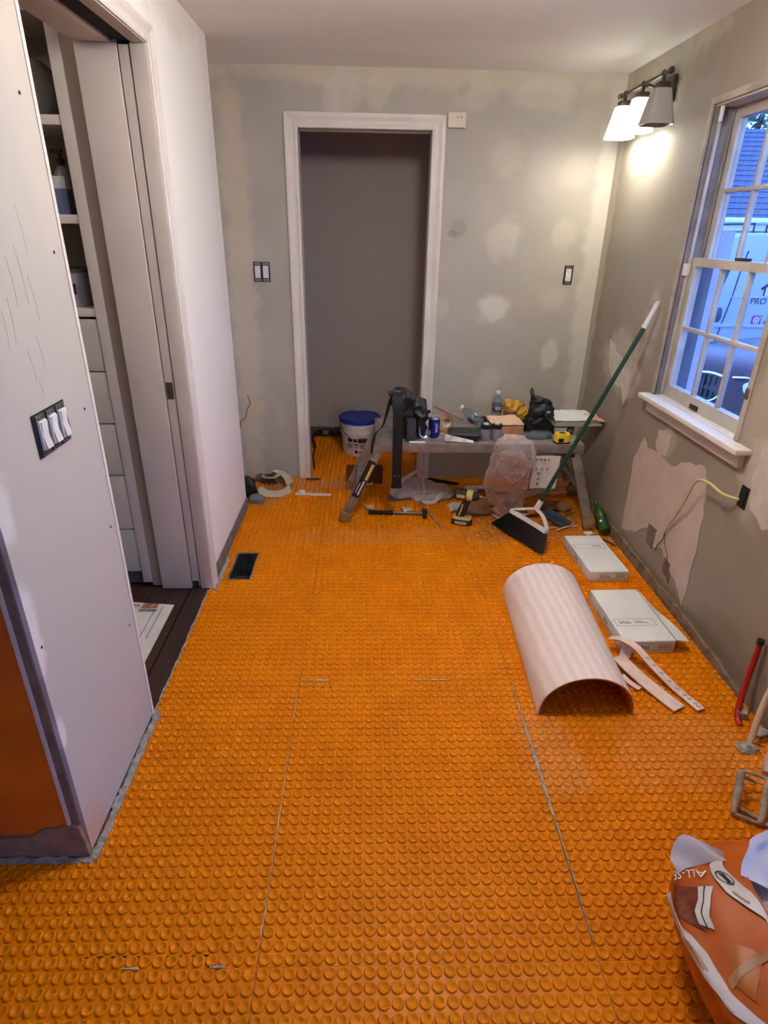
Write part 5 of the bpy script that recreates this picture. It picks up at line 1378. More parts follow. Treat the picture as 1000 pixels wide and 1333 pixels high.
# cordless impact driver
dr = thing('cordless_driver', 'yellow and black cordless impact driver standing on its battery', 'power drill', (0.565, 3.165, ZF), (0, 0, -0.35))
m_dy = M('dusty_tool_yellow', (214, 186, 110), 0.5, var=(196, 168, 100), nscale=20)
m_dk = M('charcoal_plastic', (36, 35, 36), 0.55)
MB().loft([superring(0.0, 0, z, a, b, 24, 4) for z, a, b in ((0.0, .058, .036), (0.004, .062, .038), (0.028, .060, .037), (0.034, .054, .033))]).build('battery', m_dk, dr, smooth=40)
MB().loft([superring(0.0, 0, z, a, b, 24, 4) for z, a, b in ((0.0345, .056, .035), (0.046, .052, .032))]).build('battery_foot', m_dy, dr, smooth=40)
MB().box(-0.035, 0.035, -0.0395, -0.0375, 0.008, 0.024).build('battery_label', M('pale_grey_label', (176, 168, 160), 0.5), dr)
MB().loft([superring(-0.012 + .035 * t, 0, 0.0465 + 0.105 * t, .027 + .004 * math.sin(t * 5), .019, 20, 3) for t in [k / 7 for k in range(8)]]).build('handle', m_dk, dr, smooth=50)
MB().prism([(0.018, .075), (0.034, .085), (0.040, .125), (0.028, .14), (0.016, .12)], -0.010, 0.010, lambda a, b, d: (a + .008, d, b)).build('trigger', M('grey_trigger', (120, 114, 106), 0.5), dr, bevel=0.002)
MB().ribbon(bez([(-0.018, -0.0195, 0.055), (-0.006, -0.0205, 0.09), (0.002, -0.0205, 0.13)], 5), 0.008, 0.0015, (1, 0, 0.2)).build('handle_inlay', m_dy, dr)
fr_ = frame((-0.055, 0, 0.182), (0, 1, 0), (0, 0, 1))
MB().lathe([(0.020, 0.0), (0.031, 0.008), (0.034, 0.03), (0.033, 0.075)], 24, fr_).build('motor_housing', m_dk, dr, smooth=40)
MB().lathe([(0.0335, 0.0752), (0.035, 0.080), (0.034, 0.105), (0.030, 0.110)], 24, fr_).build('gear_case', m_dy, dr, smooth=40)
MB().lathe([(0.029, 0.1102), (0.027, 0.13), (0.017, 0.145), (0.014, 0.147)], 24, fr_).build('nose_cone', m_dk, dr, smooth=40)
MB().lathe([(0.010, 0.1472), (0.010, 0.162), (0.0035, 0.164), (0.003, 0.19)], 14, fr_).build('bit', m_met, dr, smooth=40)
MB().box(-0.01, 0.055, -0.018, 0.018, 0.150, 0.164).build('neck', m_dk, dr, bevel=0.004)
MB().box(-0.035, 0.012, -0.0355, -0.033, 0.172, 0.192).build('side_badge', m_dy, dr, bevel=0.001)

# kraft paper and membrane offcuts behind the broom
def scrap(name, c, sx, sy, rz, m, label, cat, h=0.015, seed=0.0, th=0.002, z=0.0):
    t = tag(MB().sheet(lambda u, v: ((u - .5) * sx, (v - .5) * sy, 0.002 + th + h * (0.5 + 0.9 * noise.noise(Vector((u * 2.5 + seed, v * 2.5, seed)))) + z), 10, 8, th).build(name, m, None, smooth=60, loc=(c[0], c[1], ZF), rot=(0, 0, rz)), label, cat)
    return t
m_fl = M('pink_fleece', (226, 186, 168), 0.9, var=(214, 170, 152), nscale=20)
m_or = M('orange_scrap_membrane', (206, 104, 20), 0.5)
m_kr = M('brown_kraft', (158, 112, 76), 0.85, var=(140, 98, 66), nscale=10)
scrap('kraft_paper', (0.69, 3.40), 0.14, 0.28, 0.1, m_kr, 'sheet of brown kraft paper beside the cordless driver', 'paper', 0.02, 1.0)
scrap('membrane_offcut', (0.90, 3.30), 0.22, 0.20, 0.5, m_fl, 'pale fleece offcut lying left behind broom head', 'membrane scrap', 0.025, 2.0)
scrap('membrane_offcut', (1.0, 3.275), 0.10, 0.09, -0.4, m_or, 'bright orange offcut behind the broom neck', 'membrane scrap', 0.03, 3.0, z=0.02)
scrap('membrane_offcut', (1.18, 3.38), 0.16, 0.15, 0.2, m_kr, 'tan paper offcut right of the broom handle', 'paper scrap', 0.03, 4.0, z=0.004)
scrap('membrane_offcut', (0.83, 3.18), 0.05, 0.26, 0.5, m_fl, 'narrow fleece strip sticking out left of broom bristles', 'membrane scrap', 0.008, 5.0)
scrap('membrane_offcut', (1.20, 3.56), 0.22, 0.03, -0.1, m_fl, 'thin pale strip under right side of platform', 'membrane scrap', 0.012, 6.0, z=0.02)
scrap('cleaning_cloth', (1.125, 3.20), 0.09, 0.22, 0.35, M('dark_blue_cloth', (58, 72, 88), 0.9, bump=0.3), 'dark blue-grey cloth strip beside the broom', 'cloth', 0.012, 7.0, 0.004, 0.012)
tag(MB().ribbon(bez([(0.77, 3.385, 0.04), (0.90, 3.41, 0.055), (1.05, 3.445, 0.08), (1.18, 3.475, 0.105), (1.29, 3.50, 0.125)], 5), 0.055, 0.003, (0, -0.45, 1)).build('fleece_strip', M('pinkish_white_fleece', (228, 212, 204), 0.9), None, smooth=60), 'long whitish fleece strip rising behind the broom handle', 'membrane strip')
stick((1.03, 3.085), (1.24, 3.12), 0.012, m_pale, 'pale wood strip pointing right from the broom bristles', z=ZF + 0.001)
stick((1.10, 3.05), (1.22, 3.13), 0.010, m_fl, 'thin pink strip crossing near the pale wood strip', z=ZF + 0.0085)
stick((1.17, 3.22), (1.285, 3.32), 0.011, m_stick, 'thin brown strip near the right platform leg')
scrap('paper_scrap', (1.275, 3.02), 0.05, 0.035, 0.3, m_white, 'tiny white paper scrap by right platform foot', 'scrap', 0.008, 8.0)
scrap('paper_scrap', (0.655, 3.56), 0.05, 0.05, 0.8, M('grey_debris', (150, 138, 126), 0.9), 'small grey scrap on floor behind the driver bit', 'scrap', 0.015, 9.0)
tag(MB().bar((0.707, 3.50, ZF + 0.002), (0.70, 3.50, ZF + 0.095), 0.012, 0.002, (0, 1, 0)).build('plastic_spacer', m_white), 'thin white plastic tile clip standing upright on floor', 'tile clip')

# green bottle by the right wall
gb = thing('green_bottle', 'green plastic bottle lying against right wall by platform foot', 'bottle')
ax = Vector((-0.006, 0.24, 0.12)).normalized(); x_ = Vector((1, 0, 0)); x_ = (x_ - ax * x_.dot(ax)).normalized(); y_ = ax.cross(x_)
mt = Matrix((x_, y_, ax)).transposed().to_4x4(); mt.translation = Vector((1.354, 2.985, ZF + 0.032))
gb.matrix_world = mt
MB().lathe([(0.020, 0.0), (0.032, 0.006), (0.034, 0.02), (0.034, 0.12), (0.028, 0.155), (0.014, 0.185), (0.012, 0.20)], 22).build('bottle_body', M('green_plastic', (52, 92, 32), 0.2, var=(36, 70, 26), nscale=14), gb, smooth=50)
MB().lathe([(0.0345, 0.035), (0.0347, 0.037), (0.0347, 0.09), (0.0345, 0.092)], 22).build('bottle_label', M('dark_green_label', (30, 64, 30), 0.5), gb, smooth=40)
MB().lathe([(0.015, 0.1975), (0.0155, 0.2), (0.0155, 0.215), (0.013, 0.217)], 14).build('bottle_cap', M('green_cap', (40, 84, 40), 0.4), gb, smooth=40)
MB().lathe([(0.007, 0), (0.007, 0.0008)], 10, frame((-0.0200, -0.0286, 0.06), (0.82, -0.57, 0), (0, 0, 1))).build('label_mark', m_white, gb)
stick((1.335, 2.955), (1.375, 2.88), 0.012, M('dark_grey_scrap', (84, 78, 74), 0.8), 'small dark strip on floor by the right wall', h=0.008)

# broom
br = thing('push_broom', 'angled broom with green handle leaning against right wall', 'broom', (0.844, 2.9625, ZF))
g_ = Vector((1.380, 2.948, 1.281)); b0 = Vector((0.844, 2.9625, ZF))
U = (g_ - b0).normalized(); Wv = Vector((0.192, -0.359, 0)).normalized(); Wv = Wv
Nn = Wv.cross(U).normalized()
BL = lambda a, b, n=0.0: Wv * a + U * b + Nn * n
LEN = (g_ - b0).length
MB().tube([BL(0.012, 0.255), BL(0.008, 0.77), BL(0.004, LEN - 0.13)], 0.0115, 14).build('handle', M('dark_green_enamel', (22, 66, 44), 0.3), br, smooth=40)
MB().tube([BL(0.004, LEN - 0.135), BL(0.002, LEN - 0.06), BL(0.0, LEN - 0.012), BL(0, LEN - 0.002)], [0.0135, 0.0125, 0.0125, 0.008], 14).build('grip', M('grey_white_grip', (206, 202, 196), 0.5), br, smooth=40)
m_bh = M('white_broom_plastic', (226, 220, 214), 0.45)
MB().tube([BL(0.013, 0.205), BL(0.013, 0.262)], [0.016, 0.0145], 14).build('socket', m_bh, br, smooth=40)
def bridge(P, r, nm='frame_arm'):
    MB().tube(bez([BL(*p) for p in P], 6), r, 8).build(nm, m_bh, br, smooth=50)
MB().ribbon(bez([BL(*p) for p in ((-0.135, 0.128), (-0.07, 0.128), (0.02, 0.127), (0.10, 0.125), (0.155, 0.122))], 5), 0.022, 0.030, tuple(U)).build('bristle_block', m_bh, br, bevel=0.003)
MB().ribbon(bez([BL(*p) for p in ((-0.132, 0.138), (-0.075, 0.168), (-0.02, 0.195), (0.013, 0.208))], 5), 0.013, 0.020, tuple(Wv + U)).build('frame_arm', m_bh, br, bevel=0.002)
MB().ribbon(bez([BL(*p) for p in ((0.013, 0.208), (0.065, 0.195), (0.115, 0.165), (0.150, 0.132))], 5), 0.013, 0.020, tuple(U + Wv)).build('frame_arm', m_bh, br, bevel=0.002)
rb = random.Random(5)
def bristles(n, f0, f1, mat, lab):
    mb = MB()
    for i in range(n):
        f = f0 + (f1 - f0) * (i + rb.random()) / n
        a0 = -0.132 + 0.284 * f; a1 = -0.203 + 0.407 * f + rb.uniform(-.006, .006)
        n0 = rb.uniform(-.012, .012); n1 = n0 * 1.6 + rb.uniform(-.005, .005)
        e = 0.004 + rb.uniform(0, .006)
        w0 = 0.0035; w1 = 0.0042
        p, q = BL(a0, 0.122, n0), BL(a1, e, n1)
        if q.z < 0.001:
            q = q + U * ((0.001 - q.z) / U.z)
        mb.add([p - Wv * w0 / 2, p + Wv * w0 / 2, p + Nn * w0, q - Wv * w1 / 2, q + Wv * w1 / 2, q + Nn * w1], [(0, 1, 4, 3), (1, 2, 5, 4), (2, 0, 3, 5), (3, 4, 5), (2, 1, 0)])
    o = mb.build('bristles', mat, br); o['kind'] = 'stuff'
    plabel(o, lab)
bristles(260, 0.0, 0.30, M('green_bristle', (26, 62, 40), 0.7), 'dark green bristles')
bristles(560, 0.27, 1.0, M('grey_black_bristle', (58, 54, 54), 0.7, var=(40, 38, 38), nscale=40), 'charcoal bristles')

# cartons of tile
m_ct = M('white_carton', (228, 228, 228), 0.7, var=(220, 220, 220), nscale=6)
m_cs = M('carton_side_shade', (196, 176, 164), 0.7)
m_cl = M('carton_line', (60, 54, 54), 0.7)
def rect_outline(mb, x0, x1, y0, y1, w, fn):
    for a, b, c, d in ((x0, x1, y0, y0 + w), (x0, x1, y1 - w, y1), (x0, x0 + w, y0, y1), (x1 - w, x1, y0, y1)):
        mb.add([fn(a, c), fn(b, c), fn(b, d), fn(a, d)], [(0, 1, 2, 3)])
def carton(label, loc, rz, W, D, Hh, flap):
    t = thing('tile_carton', label, 'box', loc, (0, 0, rz))
    MB().box(0, W, 0, D, 0, Hh).build('carton_body', m_ct, t, bevel=0.0015)
    e = 0.0006
    front = lambda a, b: (a, -e, b); top = lambda a, b: (a, b, Hh + e); left = lambda a, b: (-e, D - a, b)
    o = MB(); rect_outline(o, 0.22 * W, 0.95 * W, 0.2 * Hh, 0.82 * Hh, 0.0018, front); o.build('front_frame', m_cl, t)
    o = MB(); rect_outline(o, 0.30 * D, 0.72 * D, 0.2 * Hh, 0.82 * Hh, 0.0018, left); o.build('side_frame', m_cl, t)
    text_mesh('lettering', 'bliss', 0.030, m_cl, t, frame((0.40 * W, -e, 0.5 * Hh), (1, 0, 0), (0, 0, 1)), 0.0002)
    text_mesh('lettering', 'bliss', 0.026, m_cl, t, frame((-e, 0.48 * D, 0.5 * Hh), (0, -1, 0), (0, 0, 1)), 0.0002)
    for k in range(2):
        MB().box(0.68 * W, 0.90 * W, -2 * e, -e, (0.58 - .2 * k) * Hh, (0.66 - .2 * k) * Hh).build('printed_line', M('faint_grey_print', (140, 136, 136), 0.7), t)
    if not flap:
        o = MB(); rect_outline(o, 0.05 * W, 0.92 * W, 0.62 * D, 0.74 * D, 0.0018, top); o.build('top_frame', m_cl, t)
        text_mesh('lettering', 'bliss', 0.024, m_cl, t, frame((0.68 * W, 0.68 * D, Hh + e), (-1, 0, 0), (0, -1, 0)), 0.0002)
    else:
        o = MB(); rect_outline(o, 0.06 * W, 0.86 * W, 0.27 * D, 0.40 * D, 0.0018, top); o.build('top_frame', m_cl, t)
        text_mesh('lettering', 'bliss', 0.030, m_cl, t, frame((0.26 * W, 0.335 * D, Hh + e), (1, 0, 0), (0, 1, 0)), 0.0002)
        for k in range(2):
            MB().box(0.46 * W, (0.72 - .1 * k) * W, (0.32 + .025 * k) * D, (0.332 + .025 * k) * D, Hh + e, Hh + 2 * e).build('printed_line', M('faint_grey_print', (140, 136, 136), 0.7), t)
        # torn open flap along the right edge and lifted front corner
        MB().sheet(lambda u, v: (W + 0.002 + 0.055 * u * (1 - .25 * v), D * (0.0 + 0.98 * v), Hh + 0.002 - 0.028 * u * (0.3 + v) + 0.006 * math.sin(v * 6) * u), 5, 10, 0.002).build('side_flap', m_ct, t, smooth=60)
        MB().sheet(lambda u, v: (W * (-0.04 + 0.20 * u) - .012 * (1 - v), -0.003 - 0.034 * math.sin(PI * u * .5 + .6) * (1 - v), 0.004 + (Hh - .012) * v), 6, 5, 0.002).build('front_flap', m_ct, t, smooth=60)
    return t
carton('closed white tile carton nearer the green bottle', (1.106, 2.515, ZF), 0.04, 0.195, 0.385, 0.052, False)
carton('torn open white tile carton beside the membrane arch', (1.052, 1.955, ZF), 0.02, 0.215, 0.385, 0.060, True)

# curled piece of membrane, fleece side up
ma = thing('membrane_arch', 'arched offcut of membrane with pinkish fleece back beside tile cartons', 'membrane piece', (0.80, 2.0, ZF))
def arch(off):
    def f(u, v):
        y = -0.385 + 0.80 * v
        x = -0.012 + 0.02 * v + (0.172 + 0.006 * v - off) * -math.cos(PI * u) + 0.025 * v
        z = 0.002 + (0.160 - 0.005 * v - off) * math.sin(PI * u) ** 0.9 if 0 < u < 1 else 0.002
        return (x, y, z)
    return f
tfl = NT('pink_white_fleece_back')
_pp = tfl.obj()
_wx = tfl.new('ShaderNodeTexWave'); _wx.inputs['Scale'].default_value = 9.0; _wx.inputs['Distortion'].default_value = 1.5; _wx.bands_direction = 'X'; tfl.l(_pp, _wx.inputs[0])
_vx = tfl.new('ShaderNodeTexVoronoi'); _vx.inputs['Scale'].default_value = 60.0; tfl.l(_pp, _vx.inputs[0])
_nn = tfl.noise(120, 3, _pp)
_f = tfl.math('ADD', tfl.math('MULTIPLY', _wx.outputs[1] if False else _wx.outputs[0], 0.5), tfl.math('MULTIPLY', _nn.outputs[0], 0.6))
tfl.l(tfl.mix(tfl.ramp(_f, 0.25, 0.85), lin((226, 202, 194)), lin((234, 217, 210))), tfl.b.inputs['Base Color'])
tfl.b.inputs['Roughness'].default_value = 0.95
tfl.bump(tfl.math('ADD', tfl.math('MULTIPLY', _vx.outputs[0], 0.7), _nn.outputs[0]), 0.6, 0.004)
MB().sheet(arch(0.0), 32, 30, 0.0025).build('fleece_back', tfl.m, ma, smooth=60)
MB().sheet(arch(0.0035), 32, 20, 0.003).build('orange_face', m_memb, ma, smooth=60)
ringm = MB()                             # stud feet moulded on the inner face
for i in range(1, 16):
    for j in range(26):
        p = Vector(arch(0.0062)(i / 16, (j + .5) / 26)); q = Vector(arch(0.012)(i / 16, (j + .5) / 26))
        d = (q - p).normalized() * 0.004
        s = Vector((0, 1, 0)); t = d.normalized().cross(s)
        vs = [p + (s * math.cos(2 * PI * k / 6) + t * math.sin(2 * PI * k / 6)) * .011 for k in range(6)]
        vs += [v + d for v in vs]
        ringm.add(vs, [(k, (k + 1) % 6, 6 + (k + 1) % 6, 6 + k) for k in range(6)] + [tuple(range(6, 12))])
sro = ringm.build('inner_studs', m_memb, ma); sro['kind'] = 'stuff'

# cut strips
m_strip = M('strip_fleece', (232, 208, 198), 0.9, var=(222, 192, 180), nscale=30)
def strip(label, P, w, wd=(1, 0, 0), n=8):
    t = thing('membrane_strip', label, 'membrane strip', (0, 0, 0))
    B = bez(P, n)
    MB().ribbon(B, w, 0.003, wd).build('strip_back', m_strip, t, smooth=50)
    MB().ribbon([(p.x, p.y, p.z - 0.0042) for p in B], w * 0.98, 0.004, wd).build('strip_face', m_or, t, smooth=50)
    return t
st1 = strip('thin notched strip curving over the torn open carton corner', [(1.005, 1.985, 0.060), (1.035, 1.95, 0.082), (1.075, 1.90, 0.080), (1.12, 1.83, 0.045), (1.165, 1.74, 0.020), (1.20, 1.66, 0.014), (1.213, 1.625, 0.014)], 0.034, (0.85, 0.5, 0.0))
for k in range(9):
    t_ = 0.45 + 0.06 * k
    q = bez([(1.005, 1.985, 0.060), (1.035, 1.95, 0.082), (1.075, 1.90, 0.080), (1.12, 1.83, 0.045), (1.165, 1.74, 0.020), (1.20, 1.66, 0.014), (1.213, 1.625, 0.014)], 8)
    i = min(int(t_ * (len(q) - 1)), len(q) - 2); p = q[i]
    MB().box(-0.006, 0.010, -0.005, 0.005, 0, 0.0006, mat=Matrix.Translation((p.x, p.y, p.z + 0.0026)) @ Matrix.Rotation(-0.45, 4, 'Z')).build('notch_print', M('grey_notch', (176, 164, 160), 0.9), st1)
strip('wider fleece strip lying on floor in front of torn open carton', [(1.012, 1.90, 0.035), (1.03, 1.85, 0.028), (1.06, 1.78, 0.022), (1.10, 1.70, 0.016), (1.135, 1.63, 0.014)], 0.058, (0.9, 0.42, 0.0))
strip('short fleece strip tucked under the arch edge', [(0.995, 1.81, 0.016), (1.01, 1.77, 0.014), (1.035, 1.735, 0.014)], 0.022, (0.9, 0.42, 0))

# pipes at the right wall
m_red = M('red_pipe', (168, 28, 24), 0.4)
rp_ = thing('red_water_pipe', 'red plastic water pipe rising from floor beside right wall', 'pipe')
MB().tube(bez([(1.318, 1.556, ZF), (1.325, 1.59, 0.02), (1.345, 1.625, 0.07), (1.365, 1.65, 0.14), (1.375, 1.66, 0.22), (1.378, 1.665, 0.275)], 6), 0.0105, 12).build('pipe_wall', m_red, rp_, smooth=40)
MB().lathe([(0.0125, 0), (0.013, 0.012), (0.0125, 0.02)], 12, Matrix.Translation((1.378, 1.665, 0.272))).build('pipe_cap', m_blk, rp_, smooth=40)
MB().loft([superring(1.345, 1.60, z, .022, .018, 14, 2) for z in (ZF, 0.02, 0.035)]).crumple(0.007, 40, 3, ZF).build('plaster_lump', m_mortar, rp_, smooth=50)
wp2 = thing('white_water_pipe', 'off-white plastic pipe rising from floor at right frame edge', 'pipe')
MB().tube(bez([(1.296, 1.462, ZF), (1.305, 1.475, 0.04), (1.325, 1.50, 0.12), (1.345, 1.515, 0.20), (1.36, 1.52, 0.285)], 6), 0.0105, 12).build('pipe_wall', M('cream_pipe', (206, 186, 160), 0.5), wp2, smooth=40)
MB().lathe([(0.0125, 0), (0.013, 0.012), (0.0125, 0.02)], 12, Matrix.Translation((1.36, 1.52, 0.283))).build('pipe_cap', m_blk, wp2, smooth=40)
MB().loft([superring(1.285, 1.455, z, a, a * .8, 16, 2) for z, a in ((ZF, .036), (0.014, .026), (0.026, .014))]).crumple(0.008, 45, 5, ZF).build('mortar_collar', m_mortar, wp2, smooth=50)
tag(MB().loft([superring(1.36, 1.52, z, .03, .02, 14, 2.4) for z in (ZF, 0.02)]).crumple(0.01, 30, 6, ZF).build('plaster_chunk', m_mortar, None, smooth=50), 'pale plaster crumb by the foot of white pipe', 'rubble')

# plastic frame at the right edge
pf = thing('plastic_bracket', 'dirty white plastic frame with two bars beside mortar bag', 'bracket', (1.09, 1.20, ZF))
m_pf = M('dirty_white_plastic', (176, 158, 138), 0.7, var=(140, 120, 100), nscale=40, bump=0.3)
for a, b in (((0.0, 0.0, 0.012), (0.055, 0.085, 0.085)), ((0.062, -0.035, 0.012), (0.118, 0.05, 0.085))):
    MB().tube([a, ((a[0] + b[0]) / 2, (a[1] + b[1]) / 2, (a[2] + b[2]) / 2 + .004), b], [0.009, 0.012, 0.012], 10).build('bar', m_pf, pf, smooth=40)
for P in ([(0.0, 0.0, 0.010), (0.035, -0.02, 0.009), (0.062, -0.035, 0.010), (0.11, -0.05, 0.010)], [(0.055, 0.085, 0.088), (0.09, 0.065, 0.092), (0.118, 0.05, 0.088), (0.17, 0.03, 0.09)], [(0.02, 0.03, 0.008), (0.05, 0.0, 0.008), (0.09, -0.045, 0.008)], [(0.055, 0.085, 0.085), (0.075, 0.10, 0.05), (0.12, 0.09, 0.03)]):
    MB().tube(bez(P, 5), 0.0055, 8).build('cross_rod', m_pf, pf, smooth=40)
MB().tube(bez([(0.12, 0.06, 0.10), (0.14, 0.09, 0.12), (0.17, 0.11, 0.13)], 5), 0.02, 10).build('socket', M('pinkish_plastic', (186, 160, 148), 0.6), pf, smooth=40)

# left corner scraps behind the white wall
m_pap = M('grey_cream_paper', (196, 184, 166), 0.8, var=(180, 166, 148), nscale=10)
tag(MB().ribbon(bez([(-0.70, 3.62, 0.03), (-0.64, 3.56, 0.018), (-0.55, 3.56, 0.016), (-0.50, 3.64, 0.02), (-0.53, 3.74, 0.06), (-0.62, 3.79, 0.085), (-0.68, 3.74, 0.06), (-0.60, 3.70, 0.075), (-0.56, 3.74, 0.10)], 7), 0.05, 0.002, [(0.25 * math.cos(i * .2), 0.9, 0.25 + 0.5 * math.sin(i * .11)) for i in range(57)]).build('paper_loop', m_pap, None, smooth=60), 'curled loop of cream paper strip behind white wall corner', 'paper')
tag(MB().bar((-0.455, 3.57, ZF + .005), (-0.225, 3.555, ZF + .005), 0.03, 0.009, (0, 0, 1)).build('plastic_edging', M('cream_edging', (226, 202, 184), 0.6), None, bevel=0.001), 'straight cream edging strip lying across floor by closet', 'strip')
tag(blob([(ZF, -0.685, 3.455, 0.035, 0.03, 3), (ZF + 0.02, -0.685, 3.455, 0.045, 0.035, 3), (ZF + 0.045, -0.69, 3.455, 0.025, 0.02, 2.5)], 32, 14, 0.014, 30, 2, ZF).build('mortar_lump', M('blue_grey_clay', (116, 118, 122), 0.9), None, smooth=50), 'blue-grey lump at the white wall corner', 'rubble')
tag(blob([(ZF, -0.75, 3.54, 0.045, 0.035, 2.5), (ZF + 0.05, -0.75, 3.54, 0.055, 0.04, 2.5), (ZF + 0.10, -0.755, 3.54, 0.045, 0.035, 2.5), (ZF + 0.135, -0.76, 3.54, 0.02, 0.02, 2.2)], 40, 20, 0.018, 22, 4, ZF).build('cloth_bundle', m_bl, None, smooth=50), 'black bundle half hidden behind white wall corner', 'bundle')
tag(MB().box(-0.05, 0.05, -0.04, 0.04, 0, 0.055).crumple(0.008, 22, 6, 0.0).build('mortar_lump', M('grey_foam', (140, 134, 124), 0.9), None, bevel=0.006, loc=(-0.585, 3.81, ZF), rot=(0, 0, 0.3)), 'grey block against back wall left of closet', 'rubble')
tag(MB().box(-0.05, 0.05, -0.03, 0.03, 0, 0.045).crumple(0.008, 22, 9, 0.0).build('mortar_lump', M('dark_grey_foam', (98, 94, 88), 0.9), None, bevel=0.006, loc=(-0.69, 3.80, ZF), rot=(0, 0, -0.2)), 'darker grey block in the back left corner', 'rubble')
tag(MB().loft([superring(-0.415, 3.60, ZF + z, a, a * .6, 16, 2.2) for z, a in ((0, .026), (.012, .030), (.022, .018))]).crumple(0.005, 40, 3, ZF).build('foil_scrap', M('silver_foil', (196, 190, 184), 0.35, 0.6), None, smooth=40), 'small silver foil scrap behind the cream edging strip', 'scrap')
scrap('debris_patch', (-0.36, 3.83), 0.10, 0.025, 0.05, M('dark_debris', (84, 62, 44), 0.9), 'dark crumbs at the closet threshold', 'debris', 0.004, 3.0)
scrap('paper_scrap', (0.02, 3.36), 0.045, 0.07, 0.4, M('clear_scrap', (206, 170, 130), 0.6), 'curled pale scrap on floor right of the platform leg', 'scrap', 0.016, 4.0)
scrap('paper_scrap', (0.25, 3.33), 0.05, 0.07, 0.2, M('frosted_plastic_scrap', (200, 188, 176), 0.4), 'frosted plastic scrap behind the hammer shaft', 'scrap', 0.014, 5.0)
# ------------------------------------------------------------------ open bag of mortar at the lower right
bg = thing('mortar_bag', 'open orange and white mortar bag at lower right corner', 'bag', (1.03, 0.72, ZF))
ZK = [0, .03, .10, .16, .20, .235, .265, .29]
AK = [.235, .265, .315, .338, .335, .29, .235, .20]
BK = [.20, .22, .25, .262, .26, .235, .205, .19]
D = math.radians
def bag_p(th, z, off=0.0, wr=1.0):
    """point of the bag wall at angle th and height z (bulging belly, shoulders sloping in to the mouth)"""
    c, s = math.cos(th), math.sin(th)
    zz = min(max(z, 0.0), 0.29)
    a = float(np.interp(zz, ZK, AK)); b = float(np.interp(zz, ZK, BK))
    r = 1.0 / ((abs(c) / a) ** 3 + (abs(s) / b) ** 3) ** (1 / 3)
    q = Vector((c * r * 9, s * r * 9, z * 11))
    r += wr * (0.016 * (0.30 - abs(noise.noise(q))) + 0.006 * noise.noise(q * 2.7)) + off
    return Vector((r * c, r * s, max(z + off * 0.7, 0.0)))
m_bo = M('orange_printed_film', (194, 92, 14), 0.35, var=(176, 80, 12), nscale=6, bump=0.15, bscale=14)
m_bwh = M('white_printed_film', (216, 208, 206), 0.4, var=(200, 188, 184), nscale=10, bump=0.15, bscale=14)
m_bbr = M('shaded_brown_film', (128, 56, 24), 0.4, var=(92, 36, 16), nscale=70)  # dotted gusset, with the shade on it put into the brown
N = 110
ZS = [0.0, 0.012, 0.035, 0.07, 0.10, 0.13, 0.155, 0.175, 0.19, 0.20, 0.21, 0.22, 0.235, 0.25, 0.265, 0.278, 0.29]
rings = [[bag_p(2 * PI * k / N, z) for k in range(N)] for z in ZS]
inner = [[bag_p(2 * PI * k / N, z, -0.008) for k in range(N)] for z in reversed(ZS[8:])]
MB().loft(rings + inner, cap=True).build('bag_wall', m_bo, bg, smooth=60)
MB().loft([[Vector((0.255 * math.cos(2 * PI * k / 60), 0.205 * math.sin(2 * PI * k / 60), 0.225)) for k in range(60)], [Vector((0.18 * math.cos(2 * PI * k / 60), 0.15 * math.sin(2 * PI * k / 60), 0.255)) for k in range(60)], [Vector((0.05 * math.cos(2 * PI * k / 60), 0.05 * math.sin(2 * PI * k / 60), 0.24)) for k in range(60)]]).crumple(0.008, 14, 3).build('mortar_powder', M('grey_mortar_powder', (168, 146, 134), 0.95, var=(150, 128, 116), nscale=20, bump=0.5, bscale=60), bg, smooth=60)
def lerp_line(L, u):
    t = u * (len(L) - 1); i = min(int(t), len(L) - 2); f = t - i
    return L[i][0] + (L[i + 1][0] - L[i][0]) * f, L[i][1] + (L[i + 1][1] - L[i][1]) * f
def patch(nm, L, R, mat, off=0.0022, nu=18, nv=6, parent=None):
    """printed area on the bag wall between two lines of (angle in degrees, height)"""
    def f(u, v):
        a, b = lerp_line(L, u), lerp_line(R, u)
        return bag_p(D(a[0] + (b[0] - a[0]) * v), a[1] + (b[1] - a[1]) * v, off)
    return MB().sheet(f, nu, nv, 0.0012).build(nm, mat, parent or bg, smooth=60)
patch('brown_panel', [(152.5, .190), (155.6, .205), (156.4, .221), (157.2, .235)], [(160, .188), (167, .199), (171.1, .212), (174, .222)], m_bbr)
sm_ = patch('white_seam', [(157.4, .235), (162.3, .23), (166.1, .22), (171.2, .219)], [(157.0, .250), (165.2, .243), (169.4, .237), (174.5, .234)], m_bwh, 0.004)
patch('stitch_line', [(157.3, .2415), (163.7, .236), (167.6, .228), (172.7, .226)], [(157.3, .243), (163.9, .237), (167.9, .2295), (172.9, .2275)], m_bp, 0.0052, 18, 1, sm_)
patch('white_band', [(156, .162), (166, .165), (173.8, .176), (183.2, .191), (190.5, .2), (197.2, .208), (202.8, .215), (212, .225)], [(156, .180), (166.7, .187), (173.5, .204), (180.7, .211), (187, .214), (193.8, .2185), (202.3, .2265), (212, .238)], m_bwh, 0.003, 30, 5)
patch('white_band', [(193.5, .222), (192.2, .238), (191.5, .252), (191.8, .27)], [(190.2, .221), (189.0, .238), (188.4, .252), (188.8, .27)], M('tan_film', (170, 122, 84), 0.45), 0.0026)
patch('ochre_panel', [(177.5, .239), (183, .252), (189.2, .268)], [(190.5, .222), (195, .23), (200.3, .236)], M('ochre_film', (176, 92, 26), 0.4), 0.0018)
